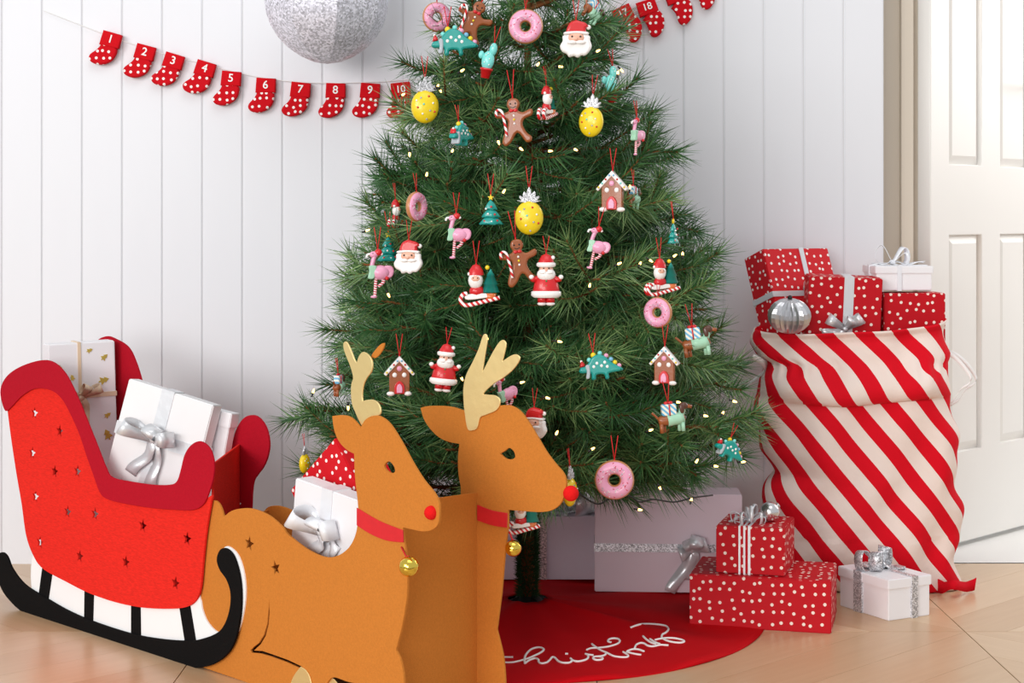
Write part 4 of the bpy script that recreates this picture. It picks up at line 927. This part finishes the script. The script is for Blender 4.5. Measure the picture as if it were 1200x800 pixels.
# ---------------------------------------------------------------- gifts on the floor
d = (.30, .19, .145)
M = T(.075, 4.0, .012) @ RZ(0)
gA = gift('gift_box', 'pale violet lidded gift box behind the tree trunk', M, d, m_paleviolet, G_FLOOR, lid=.030, ribbons=(('x', -.012, .033),), rmat=m_glitpink)
bow(gA, M @ T(.06, -.03, .145), .075, m_silver, .026, ((10, 1, 0), (170, 1.0, 0), (60, .8, 20), (300, .9, 0), (230, .8, 10)), ((340, 1.1, 0), (250, .9, 0)), knot=.25)
d = (.325, .10, .217); M = T(.348, 3.825, .012) @ RZ(-3)
gB = gift('gift_box', 'large mauve gift box standing upright with glitter ribbon and silver bow', M, d, m_mauve, G_FLOOR, ribbons=(('z', .098, .018),), rmat=m_glit)
bow(gB, M @ T(.052, -.053, .098) @ RX(90), .05, m_silver, .016, ((70, .9, 30), (110, .7, 30), (20, .7, 0), (200, .6, 0)), ((245, 2.1, .012), (262, 1.4, 0)), knot=.2)
def by_corner(cx, cy, z, rot, d):                       # front left base corner at (cx, cy)
    return T(cx, cy, z) @ RZ(rot) @ T(d[0] / 2, d[1] / 2, 0)
p = FL(808, 733); d = (.288, .19, .107); M = by_corner(p.x, p.y, 0, -14, d)
gift('gift_box', 'wide red dotted gift box on the floor, under a smaller one', M, d, m_dotpaper, G_FLOOR)
p = FL(839, 671, .107); d = (.142, .145, .097); M = by_corner(p.x, p.y, .1085, -17, d)
gC = gift('gift_box', 'small red dotted gift box with silver cords stacked on the wide one', M, d, m_dotpaper, G_FLOOR, ribbons=(('x', -.022, .004), ('x', -.012, .004), ('x', -.002, .005)), rmat=m_whitesatin)
bow(gC, M @ T(-.01, -.02, .097), .036, m_silver, .0035, tuple((a, random.uniform(.8, 1.1), random.uniform(-30, 25)) for a in range(0, 360, 36)), ((200, 1.2, 0), (140, 1.0, 0)), knot=.2, th=.0015)
Mb = M @ T(.03, .0, .097)
bb = thing('bauble', 'plain silver bauble lying on the small red dotted box', 'bauble', Mb, None)
MB().ball((0, 0, .021), .021, nu=24, nv=16).build('ball', m_bauble, bb, Mb); MB().lathe([(0, .0), (.005, .0), (.005, .005), (0, .005)], 10).build('cap', m_steel, bb, Mb @ T(.014, .004, .033) @ RY(55))
d = (.118, .165, .086); cnr = FL(1041, 728); M = T(cnr.x, cnr.y, 0) @ RZ(28) @ T(d[0] / 2, d[1] / 2, 0)
gD = gift('gift_box', 'small white lidded gift box with silver glitter bow beside the sack', M, d, m_card, G_FLOOR, lid=.021, ribbons=(('x', .012, .016), ('y', .015, .026)), rmat=m_glit)
bow(gD, M @ T(0, .012, .086), .052, m_glit, .015, ((35, .9, 10), (175, 1.1, 0), (215, .9, 10)), ((330, 1.0, 0), (130, 1.0, 0)), knot=.25)

# ---------------------------------------------------------------- striped sack
N = NT('striped_cotton'); tc = N.n('TexCoord'); dd = N.n('VectorMath', operation='DOT_PRODUCT'); ang = math.radians(50); dd.inputs[1].default_value = (math.sin(ang), math.cos(ang), 0)
N.l(tc.outputs['UV'], dd.inputs[0]); m1 = N.n('Math', operation='DIVIDE'); m1.inputs[1].default_value = .0655; N.l(dd.outputs['Value'], m1.inputs[0]); m2 = N.n('Math', operation='FRACT'); N.l(m1.outputs[0], m2.inputs[0])
m3 = N.n('Math', operation='LESS_THAN'); m3.inputs[1].default_value = .5; N.l(m2.outputs[0], m3.inputs[0]); mx = N.n('Mix', data_type='RGBA'); mx.inputs[6].default_value = srgb(236, 218, 208); mx.inputs[7].default_value = srgb(214, 12, 32)
N.l(m3.outputs[0], mx.inputs[0]); N.l(mx.outputs[2], N.b.inputs['Base Color']); N.b.inputs['Roughness'].default_value = .85; N.b.inputs['Specular IOR Level'].default_value = .15
nz = N.n('TexNoise', Scale=18., Detail=4.); N.l(tc.outputs['Object'], nz.inputs['Vector']); bp = N.n('Bump', Strength=.35, Distance=.01); N.l(nz.outputs['Fac'], bp.inputs['Height']); N.l(bp.outputs[0], N.b.inputs['Normal'])
m_sack = N.m
SY = 3.90
Lf = [(.0, 915), (.03, 900), (.08, 888), (.15, 886), (.20, 891), (.235, 903), (.26, 911), (.285, 901), (.31, 891), (.34, 886), (.40, 887), (.45, 888), (.49, 893), (.512, 895), (.53, 884), (.56, 884), (.60, 886)]
Rt = [(.0, 1122), (.03, 1118), (.08, 1120), (.15, 1124), (.22, 1121), (.28, 1118), (.34, 1117), (.40, 1116), (.44, 1111), (.49, 1106), (.512, 1104), (.53, 1109), (.56, 1109), (.60, 1108)]
nu, nvv = 144, 96; vs_ = []; uvs = []; fs = []
Hs = .60
def sack_ring(zf_, v):
    l, r = interp(zf_, Lf), interp(zf_, Rt); cx = ((l + r) / 2 - 600) * SY / F; a_ = (r - l) / 2 * SY / F
    return cx, a_
for j in range(nvv + 1):
    v = j / nvv; zz = Hs * v
    cx, a_ = sack_ring(zz, v)
    b_ = .118 * (.72 + .28 * math.sin(PI * min(1, v * 1.05)) ** .6) if v < .98 else .10
    for i in range(nu + 1):
        t = 2 * PI * i / nu
        ct, s_t = math.cos(t), math.sin(t)
        e_ = .72
        x = a_ * math.copysign(abs(ct) ** e_, ct); y = b_ * math.copysign(abs(s_t) ** e_, s_t)
        fr_ = max(0.0, -s_t)                              # 1 on the front
        xs = x / a_
        # slumped cuff: the upper cloth bulges over a fold that runs down to the right
        zfold = .452 - .035 * (xs + 1) / 2 * 1.0 + .02 * math.sin(xs * 2.2)
        up = zz - zfold
        cufb = .030 * math.exp(-((up - .035) / .030) ** 2) * (1 / (1 + math.exp(-(up - .004) * 900)))
        ease = .010 * math.sin(xs * 4.3 + zz * 11) + .008 * math.sin(xs * 9 - zz * 24 + 1.0) + .006 * math.sin(xs * 15 + zz * 7) * (1 if zz < .12 else .35)
        gath = .006 * math.sin(t * 26) * math.exp(-((zz - .505) / .02) ** 2)
        dy = -(cufb + ease * .8 + gath) * (fr_ ** .5 if fr_ > 0 else 0)
        sag = -.022 * fr_ * math.exp(-((up - .02) / .03) ** 2) * math.exp(-((xs - .15) / .7) ** 2) if up > 0 else 0
        ztop = (.012 * xs - .014 * fr_) * max(0, (v - .85) / .15)
        lowr = .0
        dx = .007 * math.sin(zz * 38 + 1.5) * abs(xs) ** 3 + .004 * math.sin(zz * 75) * abs(xs) ** 3
        vs_.append((cx + x + dx, SY + y + dy, max(.002, zz + sag + ztop)))
        uvs.append((x * 1.0 if abs(xs) < .9 else x, zz))
# arc length for u
for j in range(nvv + 1):
    row = [Vector(vs_[j * (nu + 1) + i]) for i in range(nu + 1)]
    acc = 0; us = [0]
    for i in range(nu): acc += ((row[i + 1] - row[i]).xy.length); us.append(acc)
    mid = us[int(nu * .75)]
    for i in range(nu + 1): uvs[j * (nu + 1) + i] = (us[i] - mid + row[int(nu * .75)].x - .75, uvs[j * (nu + 1) + i][1])
for j in range(nvv):
    for i in range(nu): a = j * (nu + 1) + i; fs.append((a, a + 1, a + nu + 2, a + nu + 1))
sme_ = mesh('cloth', vs_, fs, True); uvl = sme_.uv_layers.new(name='UVMap')
for lp in sme_.loops: uvl.data[lp.index].uv = uvs[lp.vertex_index]
sack = thing('gift_sack', 'red and white diagonally striped cotton sack full of gifts', 'sack', T(.78, SY, 0))
cl = obj('cloth', sme_, m_sack, sack, I4); so = cl.modifiers.new('thick', 'SOLIDIFY'); so.thickness = .002; so.offset = -1
bt = MB().lathe([(0, .004), (.7, .004), (1, .012)], 40); bt.v = [Vector((v_.x * .19 + .80, SY + v_.y * .085, v_.z)) for v_ in bt.v]; bt.build('base', m_sack, sack, I4)
# ruffled hem corner at the bottom right
pts = []; wd = []
for i in range(25):
    t = i / 24; q_ = P(1082 + 61 * t, 703 - 12 * t + 3 * math.sin(t * 9), 3.80 + .03 * math.sin(t * 8)); q_.z = max(q_.z, .0) + .016; pts.append(q_); wd.append(Vector((.001, .004 * math.sin(t * 11), .0125 + .003 * math.sin(t * 7))))
MB().strip(pts, wd, .0025).build('hem_ruffle', mat('sack_red_cotton', srgb(210, 12, 32), .85, bump=.2, bscale=60), sack, I4, label='red gathered hem corner')
m_cord = mat('white_cord', srgb(240, 238, 236), .7)
dc = MB()
for off in (0, 6):
    dc_pts = [P(x + off, y, SY - .02 + .004 * off) for x, y in ((1106, 412), (1118, 418), (1130, 430), (1138, 443), (1135, 450), (1126, 456), (1118, 468), (1108, 474))]
    pts = catmull([tuple(p_) for p_ in dc_pts], False, 4); dc.strip(pts, [Vector((.002, .0, .0045))] * len(pts), .0012)
dc.build('drawstring', m_cord, sack, I4)
dg = MB(); pts = catmull([tuple(P(x, y, SY - .06 + .02 * k)) for k, (x, y) in enumerate(((882, 418), (893, 424), (897, 432), (890, 440), (880, 448), (874, 455)))], False, 4); dg.strip(pts, [Vector((.003, 0, .006))] * len(pts), .0015); dg.build('drawstring', m_cord, sack, I4)
# gifts in the sack
d = (.195, .075, .22); M = T(P(934, 290, 4.0)) @ RZ(30) @ RX(-20) @ T(0, .043, -.22)
gE = gift('gift_box', 'large red dotted gift box with silver ribbon leaning at the back left of the sack', M, d, m_dotpaper2, G_SACK, ribbons=(('x', .015, .013), ('z', .11, .013)), rmat=m_silver)
bow(gE, M @ T(.018, -.040, .11) @ RX(90), .042, m_silver, .010, ((30, .9, 10), (150, .9, 10), (80, .7, 20), (280, .8, 10)), ((330, 1.2, 0),), knot=.2)
d = (.165, .08, .16); M = T(P(991, 326, 3.86)) @ RZ(-3) @ RY(2) @ RX(3) @ T(0, .035, -.158)
gF = gift('gift_box', 'red dotted gift box with silver ribbon and bow at the front of the sack', M, d, m_dotpaper, G_SACK, ribbons=(('x', .008, .022),), rmat=m_silver)
bow(gF, M @ T(.002, -.043, .045) @ RX(90), .040, m_silver, .013, ((150, 1.2, 0), (40, 1.1, 0), (60, .8, 10)), ((200, 1.3, 0),), knot=.18)
d = (.142, .085, .16); M = T(P(1069, 344, 3.905)) @ RZ(3) @ T(0, .022, -.158)
gift('gift_box', 'plain red dotted gift box at the right of the sack, under a white one', M, d, m_dotpaper, G_SACK)
d = (.135, .11, .055); M = T(P(1060, 340, 3.90)) @ RZ(4) @ T(0, .055, .0)
gH = gift('gift_box', 'small white lidded gift box with silver bow on top of the sack', M, d, m_card, G_SACK, lid=.017, ribbons=(('x', -.012, .010), ('y', 0, .012)), rmat=m_whitesatin)
bow(gH, M @ T(-.012, 0, .055), .046, m_whitesatin, .010, ((20, 1.0, 10), (160, 1.0, 20), (330, .8, 0)), ((0, 1.6, .006), (185, 1.0, 0)), knot=.18)
# pleated foil bauble
Mf = T(P(925, 370, 3.82)); pb = thing('pleated_bauble', 'silver pleated foil bauble tucked into the front left of the sack', 'bauble', Mf)
vs_ = []; fs = []; n = 44
for j in range(13):
    ph = PI * j / 12
    for i in range(n):
        t = 2 * PI * i / n; rr = .044 * math.sin(ph) * (1 + (.10 if i % 2 else -.06)); vs_.append((rr * math.cos(t), rr * math.sin(t), .040 * math.cos(ph)))
for j in range(12):
    for i in range(n): fs.append((j * n + i, (j + 1) * n + i, (j + 1) * n + (i + 1) % n, j * n + (i + 1) % n))
obj('pleats', mesh('pleats', vs_, fs), m_foil, pb, Mf @ RX(12)); MB().ball((0, 0, .042), .0055).build('bead', m_dark, pb, Mf @ RX(12), label='black bead')
